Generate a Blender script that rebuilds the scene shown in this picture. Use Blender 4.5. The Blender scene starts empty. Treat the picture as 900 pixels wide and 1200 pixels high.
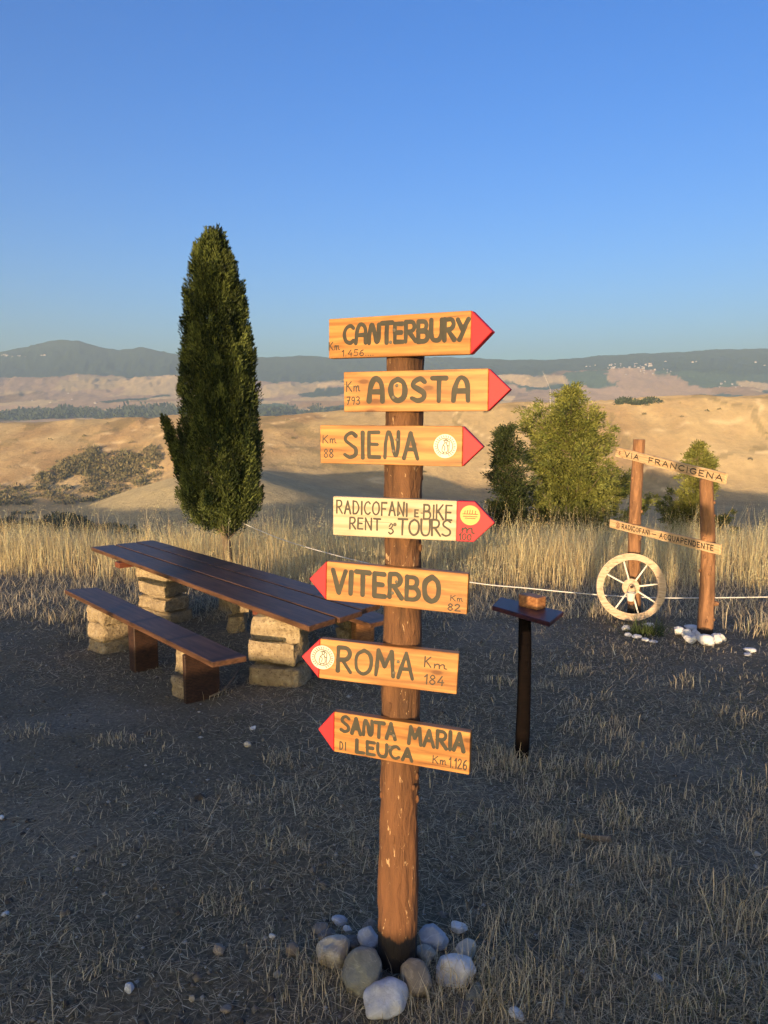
import bpy, bmesh, math, random
import numpy as np
from mathutils import Vector, Matrix, Euler

random.seed(7)
RNG = np.random.default_rng(7)
SC = bpy.context.scene
COL = SC.collection

# ------------------------------------------------------------------ camera, sky, sun, exposure
F, PY, H = 880.0, 487.0, 1.6            # focal length in photo pixels, eye-level row, eye height
PITCH = math.atan((600 - PY) / F)
CP, SP = math.cos(PITCH), math.sin(PITCH)
cam = bpy.data.cameras.new("camera")
cam.sensor_fit = 'VERTICAL'
cam.sensor_height = 24.0
cam.lens = F / 1200 * 24.0
cam.clip_start, cam.clip_end = 0.05, 20000
camo = bpy.data.objects.new("camera", cam)
camo.location = (0, 0, H)
camo.rotation_euler = (math.pi / 2 - PITCH, 0, 0)
COL.objects.link(camo)
SC.camera = camo

SUN_EL, SUN_AZ = math.radians(4.0), math.radians(20)   # sun low behind the camera, to its left
TE = math.tan(SUN_EL)
W = bpy.data.worlds.new("World")
SC.world = W
W.use_nodes = True
nt = W.node_tree
nt.nodes.clear()
sky = nt.nodes.new('ShaderNodeTexSky')
sky.sky_type = 'NISHITA'
sky.sun_disc = False
sky.sun_elevation = SUN_EL
sky.sun_rotation = math.pi + SUN_AZ
sky.altitude = 600
sky.air_density = 0.8
sky.dust_density = 5.0
sky.ozone_density = 2.0
bg = nt.nodes.new('ShaderNodeBackground')
bg.inputs['Strength'].default_value = 0.15
wo = nt.nodes.new('ShaderNodeOutputWorld')
hs = nt.nodes.new('ShaderNodeHueSaturation')
hs.inputs['Saturation'].default_value = 1.30
hs.inputs['Hue'].default_value = .519
nt.links.new(sky.outputs[0], hs.inputs['Color'])
nt.links.new(hs.outputs[0], bg.inputs[0])
nt.links.new(bg.outputs[0], wo.inputs[0])

sl = bpy.data.lights.new("sun", 'SUN')
sl.energy = 2.5
sl.angle = math.radians(0.5)
sl.color = (1.0, 0.70, 0.40)
so = bpy.data.objects.new("sun", sl)
SDIR = Vector((math.sin(SUN_AZ) * math.cos(SUN_EL), math.cos(SUN_AZ) * math.cos(SUN_EL), -math.sin(SUN_EL)))
so.rotation_euler = SDIR.to_track_quat('-Z', 'Y').to_euler()
so.location = (-20, -30, 20)
COL.objects.link(so)

SC.view_settings.view_transform = 'Standard'
SC.view_settings.look = 'None'
SC.view_settings.exposure = 1.62
SC.view_settings.gamma = 1.0
SC.view_settings.use_curve_mapping = False
SC.render.engine = 'CYCLES'
cy = SC.cycles
cy.use_denoising = True
cy.max_bounces = 6
cy.diffuse_bounces = 3
cy.glossy_bounces = 2
cy.transmission_bounces = 3
cy.transparent_max_bounces = 4
cy.volume_bounces = 0
cy.use_adaptive_sampling = True
cy.adaptive_threshold = 0.015

# ------------------------------------------------------------------ numbers
def ray(px, py):
    u = (px - 450) / F
    v = (600 - py) / F
    return np.array([u, CP + v * SP, -SP + v * CP])

def at_y(px, py, Y):
    r = ray(px, py)
    return np.array([0, 0, H]) + Y / r[1] * r

def at_z(px, py, z):
    r = ray(px, py)
    return np.array([0, 0, H]) + (z - H) / r[2] * r

def vnoise(p, seed=0):
    p = np.asarray(p, float)
    i = np.floor(p).astype(np.int64)
    f = p - i
    f = f * f * (3 - 2 * f)
    def h(ix, iy, iz):
        n = (ix * 374761393 + iy * 668265263 + iz * 2147483647 + seed * 1274126177) & 0xFFFFFFFF
        n = ((n ^ (n >> 13)) * 1274126177) & 0xFFFFFFFF
        n = n ^ (n >> 16)
        return (n & 0xFFFF) / 65535.0
    r = 0
    for dx in (0, 1):
        wx = f[:, 0] if dx else 1 - f[:, 0]
        for dy in (0, 1):
            wy = f[:, 1] if dy else 1 - f[:, 1]
            for dz in (0, 1):
                wz = f[:, 2] if dz else 1 - f[:, 2]
                r = r + wx * wy * wz * h(i[:, 0] + dx, i[:, 1] + dy, i[:, 2] + dz)
    return r * 2 - 1

def fbm(p, seed=0, oct=4, gain=0.5):
    p = np.asarray(p, float)
    a, s, t = 1.0, 0, 0
    for k in range(oct):
        s = s + a * vnoise(p * 2 ** k, seed + k * 17)
        t += a
        a *= gain
    return s / t

def xyz(x, y, z=0.0):
    x = np.asarray(x, float); y = np.asarray(y, float)
    return np.stack([x, y, np.zeros_like(x) + z], -1)

# the low bank behind the camera: its crest height along t (t runs to the right, across the sun)
S_B = -4.0
BT = np.array([-60, -20, -11, -7.98, -7.0, -5.6, -4.75, -3.85, -3.25, -2.62, -2.27, -1.5, -.66, 0.4, 1.2, 2, 6, 12, 30.])
BH = np.array([-2.5, -.15, .26, .33, .36, .41, .455, .53, .575, .60, .605, .56, .535, .535, .54, .55, .55, .45, -1.5])

def gz_base(y):
    z = -0.05 * np.maximum(0, y - 2)
    return z - np.where(y > 9, 0.012 * (y - 9) ** 2, 0)

def GZ(x, y):
    x = np.asarray(x, float); y = np.asarray(y, float)
    sh = x.shape
    x = x.ravel(); y = y.ravel()
    z = gz_base(y)
    z = z + 0.020 * fbm(xyz(x * 1.1, y * 1.1, 3.1), 5, 3) + 0.008 * vnoise(xyz(x * 7, y * 7, 1.7), 9)
    s = x * math.sin(SUN_AZ) + y * math.cos(SUN_AZ)
    t = x * math.cos(SUN_AZ) - y * math.sin(SUN_AZ)
    hb = np.interp(t, BT, BH) + 0.012 * vnoise(xyz(t * 2.2, 0 * t, .5), 3)
    w = np.clip(1 - np.abs(s - S_B) / 1.7, 0, 1)
    w = w * w * (3 - 2 * w)
    w = np.where(s < S_B, np.clip(1 - (S_B - s) / 7, 0, 1), w)
    z = z * (1 - w) + hb * w
    return z.reshape(sh)

def gz1(x, y):
    return float(GZ(np.array([x]), np.array([y]))[0])

def ground(px, py, h=0.0):
    r = ray(px, py)
    t = 3.0
    for k in range(60):
        z = float(gz_base(np.array(t * r[1])))
        t = .5 * t + .5 * (H - z - h) / -r[2]
    P = np.array([0, 0, H]) + t * r
    P[2] = gz1(P[0], P[1]) + h
    return P

# ------------------------------------------------------------------ object helpers
def link(o, parent=None):
    COL.objects.link(o)
    if parent is not None:
        o.parent = parent
    return o

def tag(o, label=None, cat=None, group=None, kind=None):
    if label: o['label'] = label
    if cat: o['category'] = cat
    if group: o['group'] = group
    if kind: o['kind'] = kind
    return o

def thing(name, loc, label, cat, group=None, rot=(0, 0, 0)):
    o = bpy.data.objects.new(name, None)
    o.location = [float(v) for v in loc]
    o.rotation_euler = rot
    o.empty_display_size = 0.1
    link(o)
    return tag(o, label, cat, group)

def wloc(o):
    p = Vector((0, 0, 0))
    while o is not None:
        p += o.location
        o = o.parent
    return p

def obj(name, verts, faces, mat, parent=None, smooth=False, cols=None, local=False, mats=None, fmat=None):
    """ONE mesh object; verts are world positions unless local=True"""
    me = bpy.data.meshes.new(name)
    v = np.asarray(verts, dtype=np.float64)
    if parent is not None and not local:
        v = v - np.array(wloc(parent))
    if isinstance(faces, np.ndarray) and faces.ndim == 2:
        n, k = faces.shape
        me.vertices.add(len(v)); me.vertices.foreach_set('co', v.astype(np.float32).ravel())
        me.loops.add(n * k); me.loops.foreach_set('vertex_index', faces.astype(np.int32).ravel())
        me.polygons.add(n)
        me.polygons.foreach_set('loop_start', np.arange(0, n * k, k, dtype=np.int32))
        me.update(calc_edges=True)
    else:
        me.from_pydata([tuple(q) for q in v], [], faces)
    if smooth:
        me.polygons.foreach_set('use_smooth', np.ones(len(me.polygons), dtype=bool))
    if cols is not None:
        ca = me.color_attributes.new('Col', 'FLOAT_COLOR', 'POINT')
        c = np.ones((len(v), 4), np.float32); c[:, :3] = cols
        ca.data.foreach_set('color', c.ravel())
    for m in (mats or [mat]):
        me.materials.append(m)
    if fmat is not None:
        me.polygons.foreach_set('material_index', np.asarray(fmat, dtype=np.int32))
    me.validate()
    return link(bpy.data.objects.new(name, me), parent)

def from_bm(name, bm, mat, parent=None, smooth=False, local=False):
    me = bpy.data.meshes.new(name)
    bmesh.ops.recalc_face_normals(bm, faces=bm.faces)
    bm.to_mesh(me); bm.free()
    if parent is not None and not local:
        me.transform(Matrix.Translation(-wloc(parent)))
    if smooth:
        me.polygons.foreach_set('use_smooth', np.ones(len(me.polygons), dtype=bool))
    me.materials.append(mat)
    return link(bpy.data.objects.new(name, me), parent)

def bm_hull8(c, bev=0.0, seg=1, rough=0.0, cuts=0, seed=0):
    """box from 8 corners: c[0:4] bottom ring, c[4:8] top ring"""
    bm = bmesh.new()
    v = [bm.verts.new(tuple(map(float, q))) for q in c]
    for f in ((3, 2, 1, 0), (4, 5, 6, 7), (0, 1, 5, 4), (1, 2, 6, 5), (2, 3, 7, 6), (3, 0, 4, 7)):
        bm.faces.new([v[i] for i in f])
    if bev:
        bmesh.ops.bevel(bm, geom=list(bm.edges), offset=bev, segments=seg, affect='EDGES', profile=.6)
    if cuts:
        bmesh.ops.subdivide_edges(bm, edges=list(bm.edges), cuts=cuts, use_grid_fill=True)
    if rough:
        bm.normal_update()
        P = np.array([q.co[:] for q in bm.verts])
        d = fbm(P * 14 + seed * 7.3, seed, 3) * rough + fbm(P * 5 + seed, seed + 5, 2) * rough * 1.3
        for q, dd in zip(bm.verts, d):
            q.co += q.normal * float(dd)
    return bm

def box_bm(c, ex, ey, hz, bev=.003, **k):
    """box centred on c (base), half vectors ex, ey (2D or 3D), height hz"""
    c = np.array(c, float); ex = np.array(list(ex) + [0] * (3 - len(ex)), float); ey = np.array(list(ey) + [0] * (3 - len(ey)), float)
    up = np.array([0, 0, hz])
    b = [c - ex - ey, c + ex - ey, c + ex + ey, c - ex + ey]
    return bm_hull8(b + [q + up for q in b], bev, **k)

def prism(poly, y0, y1, bev=0.0015):
    """outline in local x,z; from y0 (front) to y1"""
    bm = bmesh.new()
    a = [bm.verts.new((x, y0, z)) for x, z in poly]
    b = [bm.verts.new((x, y1, z)) for x, z in poly]
    n = len(poly)
    bm.faces.new(a); bm.faces.new(b[::-1])
    for i in range(n):
        j = (i + 1) % n
        bm.faces.new((a[j], a[i], b[i], b[j]))
    if bev:
        bmesh.ops.bevel(bm, geom=list(bm.edges), offset=bev, segments=1, affect='EDGES')
    return bm

def frames(P):
    P = np.asarray(P, float)
    T = np.gradient(P, axis=0)
    T /= np.linalg.norm(T, axis=1)[:, None] + 1e-12
    ref = np.array([0, 0, 1.0]) if abs(T[0][2]) < .9 else np.array([0, 1.0, 0])
    out = []
    for t in T:
        a = np.cross(ref, t); a /= np.linalg.norm(a) + 1e-12
        out.append((a, np.cross(t, a)))
    return out

def tube(P, R, seg=10, amp=0.0, freq=(4, 9), seed=0):
    """closed tube along P with radii R; amp = bark roughness"""
    P = np.asarray(P, float)
    R = np.zeros(len(P)) + R
    fr = frames(P)
    V = []
    for i, (p, (a, b)) in enumerate(zip(P, fr)):
        for k in range(seg):
            th = 2 * math.pi * k / seg
            V.append(p + R[i] * (a * math.cos(th) + b * math.sin(th)))
    V = np.array(V)
    if amp:
        rad = np.repeat(P, seg, 0)
        nd = V - rad
        nn = nd / (np.linalg.norm(nd, axis=1)[:, None] + 1e-9)
        q = V * np.array([freq[1], freq[1], freq[0]]) + seed * 11.3
        V = V + nn * (amp * fbm(q, seed, 4))[:, None]
    Fc = []
    n = len(P)
    for i in range(n - 1):
        for k in range(seg):
            k2 = (k + 1) % seg
            Fc.append((i * seg + k, i * seg + k2, (i + 1) * seg + k2, (i + 1) * seg + k))
    V = np.vstack([V, P[0], P[-1]])
    c0, c1 = len(V) - 2, len(V) - 1
    for k in range(seg):
        k2 = (k + 1) % seg
        Fc.append((c0, k2, k)); Fc.append((c1, (n - 1) * seg + k, (n - 1) * seg + k2))
    return V, Fc

def join(parts):
    V, Fc, off = [], [], 0
    for v, f in parts:
        V.append(np.asarray(v)); Fc += [tuple(i + off for i in q) for q in f]
        off += len(v)
    return np.vstack(V), Fc

def catmull(pts, n=6, closed=False):
    pts = [np.array(p, float) for p in pts]
    if len(pts) < 3:
        return np.array(pts)
    out = []
    for i in range(len(pts) - 1):
        p0 = pts[i - 1] if i else 2 * pts[0] - pts[1]
        p1, p2 = pts[i], pts[i + 1]
        p3 = pts[i + 2] if i + 2 < len(pts) else 2 * pts[-1] - pts[-2]
        for k in range(n):
            t = k / n
            out.append(.5 * (2 * p1 + (p2 - p0) * t + (2 * p0 - 5 * p1 + 4 * p2 - p3) * t * t + (3 * p1 - p0 - 3 * p2 + p3) * t ** 3))
    out.append(pts[-1])
    return np.array(out)

def icos(sub):
    bm = bmesh.new()
    bmesh.ops.create_icosphere(bm, subdivisions=sub, radius=1)
    V = np.array([v.co[:] for v in bm.verts]); Fc = [tuple(v.index for v in f.verts) for f in bm.faces]
    bm.free()
    return V, Fc
ICO3, ICO2 = icos(4), icos(2)

# ------------------------------------------------------------------ materials
class Nodes:
    def __init__(s, name):
        s.m = bpy.data.materials.new(name); s.m.use_nodes = True
        s.t = s.m.node_tree; s.t.nodes.clear()
        s.out = s.t.nodes.new('ShaderNodeOutputMaterial')
        s.b = s.t.nodes.new('ShaderNodeBsdfPrincipled')
        s.t.links.new(s.b.outputs[0], s.out.inputs['Surface'])
    def n(s, typ, **k):
        q = s.t.nodes.new(typ)
        for a, v in k.items():
            if a.startswith('i_'):
                key = a[2:]
                q.inputs[int(key) if key.isdigit() else key].default_value = v
            else:
                setattr(q, a, v)
        return q
    def l(s, a, b): s.t.links.new(a, b)
    def coord(s, scale=(1, 1, 1), rand=True, kind='Object'):
        tc = s.n('ShaderNodeTexCoord')
        src = tc.outputs[kind]
        if rand:
            oi = s.n('ShaderNodeObjectInfo')
            mu = s.n('ShaderNodeMath', operation='MULTIPLY', i_1=37.0)
            s.l(oi.outputs['Random'], mu.inputs[0])
            ad = s.n('ShaderNodeVectorMath', operation='ADD')
            s.l(src, ad.inputs[0]); s.l(mu.outputs[0], ad.inputs[1])
            src = ad.outputs[0]
        mp = s.n('ShaderNodeMapping'); mp.inputs['Scale'].default_value = scale
        s.l(src, mp.inputs[0])
        return mp.outputs[0]
    def noise(s, vec, scale=5, detail=4, rough=.55, dist=0):
        q = s.n('ShaderNodeTexNoise', i_Scale=scale, i_Detail=detail, i_Roughness=rough, i_Distortion=dist)
        s.l(vec, q.inputs['Vector']); return q.outputs[0]
    def ramp(s, fac, stops):
        q = s.n('ShaderNodeValToRGB')
        e = q.color_ramp.elements
        while len(e) < len(stops): e.new(.5)
        for el, (p, c) in zip(e, stops):
            el.position = p; el.color = (*c, 1) if len(c) == 3 else c
        s.l(fac, q.inputs[0]); return q.outputs[0]
    def mix(s, fac, a, b, mode='MIX'):
        q = s.n('ShaderNodeMix', data_type='RGBA', blend_type=mode)
        for sock, v in ((q.inputs[0], fac), (q.inputs[6], a), (q.inputs[7], b)):
            if hasattr(v, 'is_linked') or hasattr(v, 'links'):
                s.l(v, sock)
            else:
                sock.default_value = v if not isinstance(v, tuple) else (*v, 1)[:4]
        return q.outputs[2]
    def bump(s, h, dist=.01, strength=1.0):
        q = s.n('ShaderNodeBump', i_Strength=strength, i_Distance=dist)
        s.l(h, q.inputs['Height']); s.l(q.outputs[0], s.b.inputs['Normal'])
    def color(s, c):
        if isinstance(c, tuple): s.b.inputs['Base Color'].default_value = (*c, 1)
        else: s.l(c, s.b.inputs['Base Color'])
    def rough(s, r): s.b.inputs['Roughness'].default_value = r

def mat_plank(name, lo, hi, knot, rough=.5, scale=1.0, bump=.0008, spec=.4):
    N = Nodes(name)
    N.b.inputs['Specular IOR Level'].default_value = spec
    v = N.coord((5 * scale, 60 * scale, 75 * scale))
    g = N.noise(v, 1.0, 5, .6, .6)
    v2 = N.coord((2.2 * scale, 14 * scale, 16 * scale))
    g2 = N.noise(v2, 1.0, 3, .5, 2.2)
    wv = N.n('ShaderNodeTexWave', wave_type='RINGS', i_Scale=1.0, i_Distortion=5.0, i_Detail=2.5)
    wv.inputs['Detail Scale'].default_value = 1.2
    N.l(N.coord((1.6 * scale, 12 * scale, 14 * scale)), wv.inputs['Vector'])
    base = N.ramp(g2, [(.36, lo), (.62, hi)])
    base = N.mix(.45, base, N.ramp(g, [(.38, lo), (.62, hi)]))
    base = N.mix(N.ramp(wv.outputs[1], [(.55, (0, 0, 0)), (1, (.38, .38, .38))]), base, knot)
    mp = N.n('ShaderNodeMapping'); mp.inputs['Rotation'].default_value = (math.pi / 2, 0, 0); mp.inputs['Scale'].default_value = (7.0 * scale, 1.0, 17 * scale)
    N.l(N.coord(), mp.inputs[0])
    kn = N.n('ShaderNodeTexVoronoi', voronoi_dimensions='2D', i_Scale=1.0); N.l(mp.outputs[0], kn.inputs['Vector'])
    pk = N.n('ShaderNodeSeparateColor'); N.l(kn.outputs['Color'], pk.inputs[0])
    km = N.n('ShaderNodeMath', operation='GREATER_THAN', i_1=.72); N.l(pk.outputs[0], km.inputs[0])
    k2 = N.n('ShaderNodeMath', operation='MULTIPLY'); N.l(km.outputs[0], k2.inputs[0]); N.l(N.ramp(kn.outputs['Distance'], [(.07, (.9, .9, .9)), (.13, (.35, .35, .35)), (.3, (0, 0, 0))]), k2.inputs[1])
    base = N.mix(k2.outputs[0], base, knot)
    st = N.noise(N.coord((7 * scale, 9 * scale, 16 * scale)), 1.0, 5, .65)
    base = N.mix(N.ramp(st, [(.52, (0, 0, 0)), (.75, (.42, .42, .42))]), base, tuple(x * .55 for x in lo))
    ck = N.noise(N.coord((3 * scale, 30 * scale, 150 * scale)), 1.0, 2, .5, .3)
    base = N.mix(N.ramp(ck, [(.70, (0, 0, 0)), (.735, (.75, .75, .75))]), base, tuple(x * .5 for x in knot))
    N.color(base); N.rough(rough); N.bump(g, bump, .6)
    return N.m

def mat_noise(name, stops, scale=8, rough=.85, bump=.004, vscale=(1, 1, 1), detail=6):
    N = Nodes(name)
    g = N.noise(N.coord(vscale), scale, detail, .62)
    N.color(N.ramp(g, stops)); N.rough(rough)
    if bump: N.bump(g, bump, .8)
    return N.m

def mat_flat(name, c, rough=.6, var=.12):
    N = Nodes(name)
    g = N.noise(N.coord(), 30, 4)
    N.color(N.ramp(g, [(.3, tuple(x * (1 - var) for x in c)), (.7, tuple(min(1, x * (1 + var)) for x in c))]))
    N.rough(rough)
    return N.m

def mat_bark(name, dark, mid, pale, tar_shade=None, flake=.62, stripped=None):
    N = Nodes(name)
    v = N.coord((26, 26, 5))
    g = N.noise(v, 1.0, 6, .65, .4)
    v2 = N.coord((70, 70, 24))
    f = N.noise(v2, 1.0, 3, .6, .8)
    c = N.ramp(g, [(.28, dark), (.62, mid)])
    tc = N.n('ShaderNodeTexCoord'); sp = N.n('ShaderNodeSeparateXYZ'); N.l(tc.outputs['Object'], sp.inputs[0])
    if stripped:
        big = N.noise(N.coord((4, 4, 1.3)), 1.0, 3)
        a = N.n('ShaderNodeMath', operation='MULTIPLY_ADD', i_1=.55, i_2=0.0); N.l(big, a.inputs[0])
        b = N.n('ShaderNodeMath', operation='SUBTRACT'); N.l(a.outputs[0], b.inputs[0])
        zz = N.n('ShaderNodeMath', operation='MULTIPLY', i_1=.32); N.l(sp.outputs[2], zz.inputs[0]); N.l(zz.outputs[0], b.inputs[1])
        c = N.mix(N.ramp(b.outputs[0], [(0.0, (0, 0, 0)), (.16, (1, 1, 1))]), c, N.ramp(g, [(.3, tuple(x * .72 for x in stripped)), (.65, stripped)]))
    c = N.mix(N.ramp(f, [(flake, (0, 0, 0)), (flake + .045, (1, 1, 1))]), c, pale)
    if tar_shade is not None:  # near-black foot: tar stain that also paints in shade at the post bottom
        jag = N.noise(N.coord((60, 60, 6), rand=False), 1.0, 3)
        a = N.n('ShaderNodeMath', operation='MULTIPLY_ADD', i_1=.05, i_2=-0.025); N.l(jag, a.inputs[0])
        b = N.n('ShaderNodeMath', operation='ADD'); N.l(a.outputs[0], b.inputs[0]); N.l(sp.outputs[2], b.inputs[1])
        mr = N.n('ShaderNodeMapRange'); mr.inputs[1].default_value = tar_shade - .004; mr.inputs[2].default_value = tar_shade + .004
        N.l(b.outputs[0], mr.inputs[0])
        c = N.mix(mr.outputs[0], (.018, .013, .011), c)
    N.color(c); N.rough(.85)
    N.bump(g, .018, 1.0)
    return N.m

def mat_leaf(name, translucent=.25, rough=.6, spec=.3):
    N = Nodes(name)
    at = N.n('ShaderNodeVertexColor', layer_name='Col')
    N.color(at.outputs[0]); N.rough(rough)
    N.b.inputs['Specular IOR Level'].default_value = spec
    tr = N.n('ShaderNodeBsdfTranslucent'); N.l(at.outputs[0], tr.inputs[0])
    mx = N.n('ShaderNodeMixShader', i_0=translucent)
    N.l(N.b.outputs[0], mx.inputs[1]); N.l(tr.outputs[0], mx.inputs[2]); N.l(mx.outputs[0], N.out.inputs['Surface'])
    return N.m

M_BOARD = mat_plank("honey varnished pine", (.26, .10, .022), (.51, .25, .070), (.12, .040, .010), .5)
M_PALE = mat_plank("pale unvarnished pine", (.42, .335, .215), (.54, .455, .32), (.24, .155, .08), .65)
M_RED = mat_flat("red paint", (.42, .008, .020), .6, .14)
M_PAINT = mat_flat("olive grey letter paint", (.034, .031, .021), .65, .3)
M_INK = mat_flat("dark brown brush paint", (.035, .026, .018), .6, .2)
M_STICK = mat_flat("white sticker vinyl", (.56, .53, .46), .4, .03)
M_STICKINK = mat_flat("grey print on sticker", (.10, .085, .06), .6, .1)
M_ORANGE = mat_flat("orange sticker vinyl", (.78, .30, .05), .45, .06)
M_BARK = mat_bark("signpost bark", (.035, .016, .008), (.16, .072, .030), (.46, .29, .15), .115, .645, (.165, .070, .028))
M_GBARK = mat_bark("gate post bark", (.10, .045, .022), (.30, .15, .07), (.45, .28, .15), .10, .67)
M_GBOARD = mat_plank("bare split board", (.52, .33, .16), (.72, .52, .30), (.3, .16, .07), .7, 1.4)
M_TABLE = mat_plank("dark stained table plank", (.060, .030, .017), (.145, .072, .040), (.028, .015, .009), .46, .8, .0012)
M_DARKWOOD = mat_plank("dark stained wood", (.022, .011, .008), (.07, .032, .018), (.012, .008, .006), .6, 1.5)
M_SHADEWOOD = mat_plank("shade-darkened wood", (.004, .003, .003), (.009, .006, .005), (.003, .002, .002), .95, 1.5, .0008, .06)  # the signpost's shade on the stand post, painted in as near-black wood
M_REDWOOD = mat_plank("reddish brown wood", (.12, .035, .02), (.22, .075, .04), (.05, .02, .01), .5, 1.5)
M_BLOCKWOOD = mat_plank("warm squared wood", (.24, .10, .035), (.42, .20, .075), (.14, .05, .02), .55, 1.5)
M_WHEEL = mat_plank("weathered pale wheel wood", (.42, .30, .19), (.66, .52, .37), (.22, .14, .08), .75, 2)
M_WHITE = mat_flat("white painted spoke", (.72, .68, .60), .6, .1)
M_ROPE = mat_flat("white rope", (.60, .58, .54), .7, .1)
def mat_tufa():
    N = Nodes("tufa stone")
    a = N.noise(N.coord(), 26, 7, .7); b = N.noise(N.coord(), 5, 4, .6)
    pit = N.n('ShaderNodeTexVoronoi', i_Scale=46.0); N.l(N.coord(), pit.inputs['Vector'])
    c = N.ramp(a, [(.3, (.19, .135, .075)), (.5, (.42, .32, .19)), (.72, (.60, .49, .32))])
    c = N.mix(N.ramp(b, [(.42, (0, 0, 0)), (.62, (.55, .55, .55))]), c, (.30, .23, .14))
    c = N.mix(N.ramp(pit.outputs['Distance'], [(.12, (.7, .7, .7)), (.3, (0, 0, 0))]), c, (.12, .085, .05))
    N.color(c); N.rough(.97); N.bump(a, .035, 1.0)
    return N.m
M_TUFA = mat_tufa()
M_BLADE = mat_leaf("dry grass blade", .35, .7, .2)
M_NEEDLE = mat_leaf("conifer leaf", .15, .6, .25)
M_BUSH = mat_leaf("shrub leaf", .15, .7, .2)
M_TRUNK = mat_noise("tree bark", [(.3, (.08, .06, .04)), (.7, (.24, .185, .13))], 14, .9, .01, (1, 1, .3))

def mat_rock(name, a, b, sc=7):
    N = Nodes(name)
    g = N.noise(N.coord(), 16, 7, .65); v = N.noise(N.coord((9, 9, 22)), 1.0, 4, .55, 1.6); d = N.noise(N.coord(), 5, 4, .6)
    c = N.ramp(g, [(.32, a), (.68, b)])
    c = N.mix(N.ramp(v, [(.47, (0, 0, 0)), (.5, (.5, .5, .5)), (.53, (0, 0, 0))]), c, tuple(min(.8, x * 1.5) for x in b))
    c = N.mix(N.ramp(d, [(.5, (0, 0, 0)), (.72, (.6, .6, .6))]), c, (.20, .15, .10))
    N.color(c); N.rough(.85); N.bump(g, .010, .8)
    return N.m
ROCKS = {
    'white': mat_rock("white limestone", (.50, .50, .50), (.74, .73, .71)),
    'bluish': mat_rock("bluish limestone", (.30, .32, .36), (.52, .54, .58)),
    'grey': mat_rock("grey green stone", (.14, .145, .12), (.25, .25, .21)),
    'brown': mat_rock("grey brown stone", (.17, .135, .10), (.30, .25, .19)),
    'beige': mat_rock("beige stone", (.34, .30, .23), (.54, .49, .40)),
    'dark': mat_rock("dark stone", (.09, .08, .07), (.18, .16, .14)),
}

# ------------------------------------------------------------------ near ground (one sheet with the low bank behind the viewer)
def spaced(lo, a, b, hi, fine, grow=1.12):
    m = list(np.arange(a, b, fine))
    st, x = fine, b
    while x < hi: m.append(x); st *= grow; x += st
    st, x = fine, a - fine
    left = []
    while x > lo: left.append(x); st *= grow; x -= st
    return np.array(left[::-1] + m)
gx = spaced(-45, -5.5, 6, 26, .045, 1.06)
gy = spaced(-14, .8, 9.5, 22, .045, 1.05)
GX, GY = np.meshgrid(gx, gy)
GZZ = GZ(GX, GY)
nx, ny = len(gx), len(gy)
idx = np.arange(nx * ny).reshape(ny, nx)
gf = np.stack([idx[:-1, :-1], idx[:-1, 1:], idx[1:, 1:], idx[1:, :-1]], -1).reshape(-1, 4)
gv = np.stack([GX, GY, GZZ], -1).reshape(-1, 3)
def mat_ground():
    N = Nodes("dry trodden soil")
    v = N.coord((1, 1, 1), False)
    fine = N.noise(v, 55, 8, .72)
    mid = N.noise(v, 6, 5, .6)
    big = N.noise(v, .9, 3, .5)
    c = N.ramp(fine, [(.3, (.062, .050, .030)), (.52, (.165, .133, .082)), (.74, (.40, .33, .22))])
    c = N.mix(N.ramp(mid, [(.42, (0, 0, 0)), (.68, (.7, .7, .7))]), c, N.ramp(fine, [(.3, (.055, .047, .025)), (.7, (.20, .165, .09))]))
    c = N.mix(N.ramp(big, [(.5, (0, 0, 0)), (.66, (.6, .6, .6))]), c, N.ramp(fine, [(.3, (.13, .112, .08)), (.7, (.36, .31, .225))]))
    N.color(c); N.rough(.95); N.bump(fine, .02, .9)
    return N.m
tag(obj("ground", gv, gf, mat_ground(), smooth=True), kind='structure')

# ------------------------------------------------------------------ landscape beyond the crest (one height field of real distances)
CX = np.array([-350, 0, 65, 150, 210, 300, 450, 600, 750, 900, 1250.])
LD = [
 (15.5, [657]*11), (25, [684]*11), (60, [672]*11), (100, [640]*11), (150, [623]*11),
 (200, [627, 627, 608, 585, 567, 559, 602, 606, 606, 606, 606]),
 (240, [622, 622, 605, 573, 556, 550, 592, 598, 598, 598, 598]),
 (285, [634, 634, 620, 600, 578, 556, 586, 596, 596, 594, 594]),
 (330, [583, 585, 585, 583, 570, 548, 575, 588, 586, 583, 583]),
 (375, [561, 563, 562, 560, 553, 537, 556, 570, 569, 562, 562]),
 (440, [532, 535, 532, 527, 522, 518, 524, 534, 530, 522, 522]),
 (510, [508, 511, 508, 505, 502, 499, 498, 496, 490, 484, 482]),
 (570, [492, 493, 491, 489, 488, 488, 483, 470, 467, 464, 462]),
 (650, [505, 505, 503, 502, 501, 500, 494, 484, 480, 476, 476]),
 (1300, [500, 500, 498, 496, 496, 494, 492, 486, 486, 486, 486]),
 (1600, [490, 490, 489, 488, 487, 487, 486, 480, 480, 478, 478]),
 (1850, [473, 473, 473, 473, 472, 472, 472, 472, 472, 470, 470]),
 (2150, [464, 464, 463, 462, 462, 465, 465, 462, 460, 460, 460]),
 (2420, [445, 442, 440, 441, 438, 450, 448, 444, 440, 444, 444]),
 (2650, [450, 448, 448, 447, 445, 452, 446, 438, 432, 436, 436]),
 (2900, [432, 426, 422, 430, 432, 436, 436, 430, 424, 420, 418]),
]
LD = [(d if d <= 330 else (330 + (d - 330) * .55 if d <= 570 else d), q) for d, q in LD]
SKX = np.array([-350, -120, 0, 40, 60, 75, 92, 110, 125, 140, 152, 165, 178, 210, 310, 350, 450, 520, 560, 600, 650, 700, 760, 830, 900, 1000, 1250.])
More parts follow.
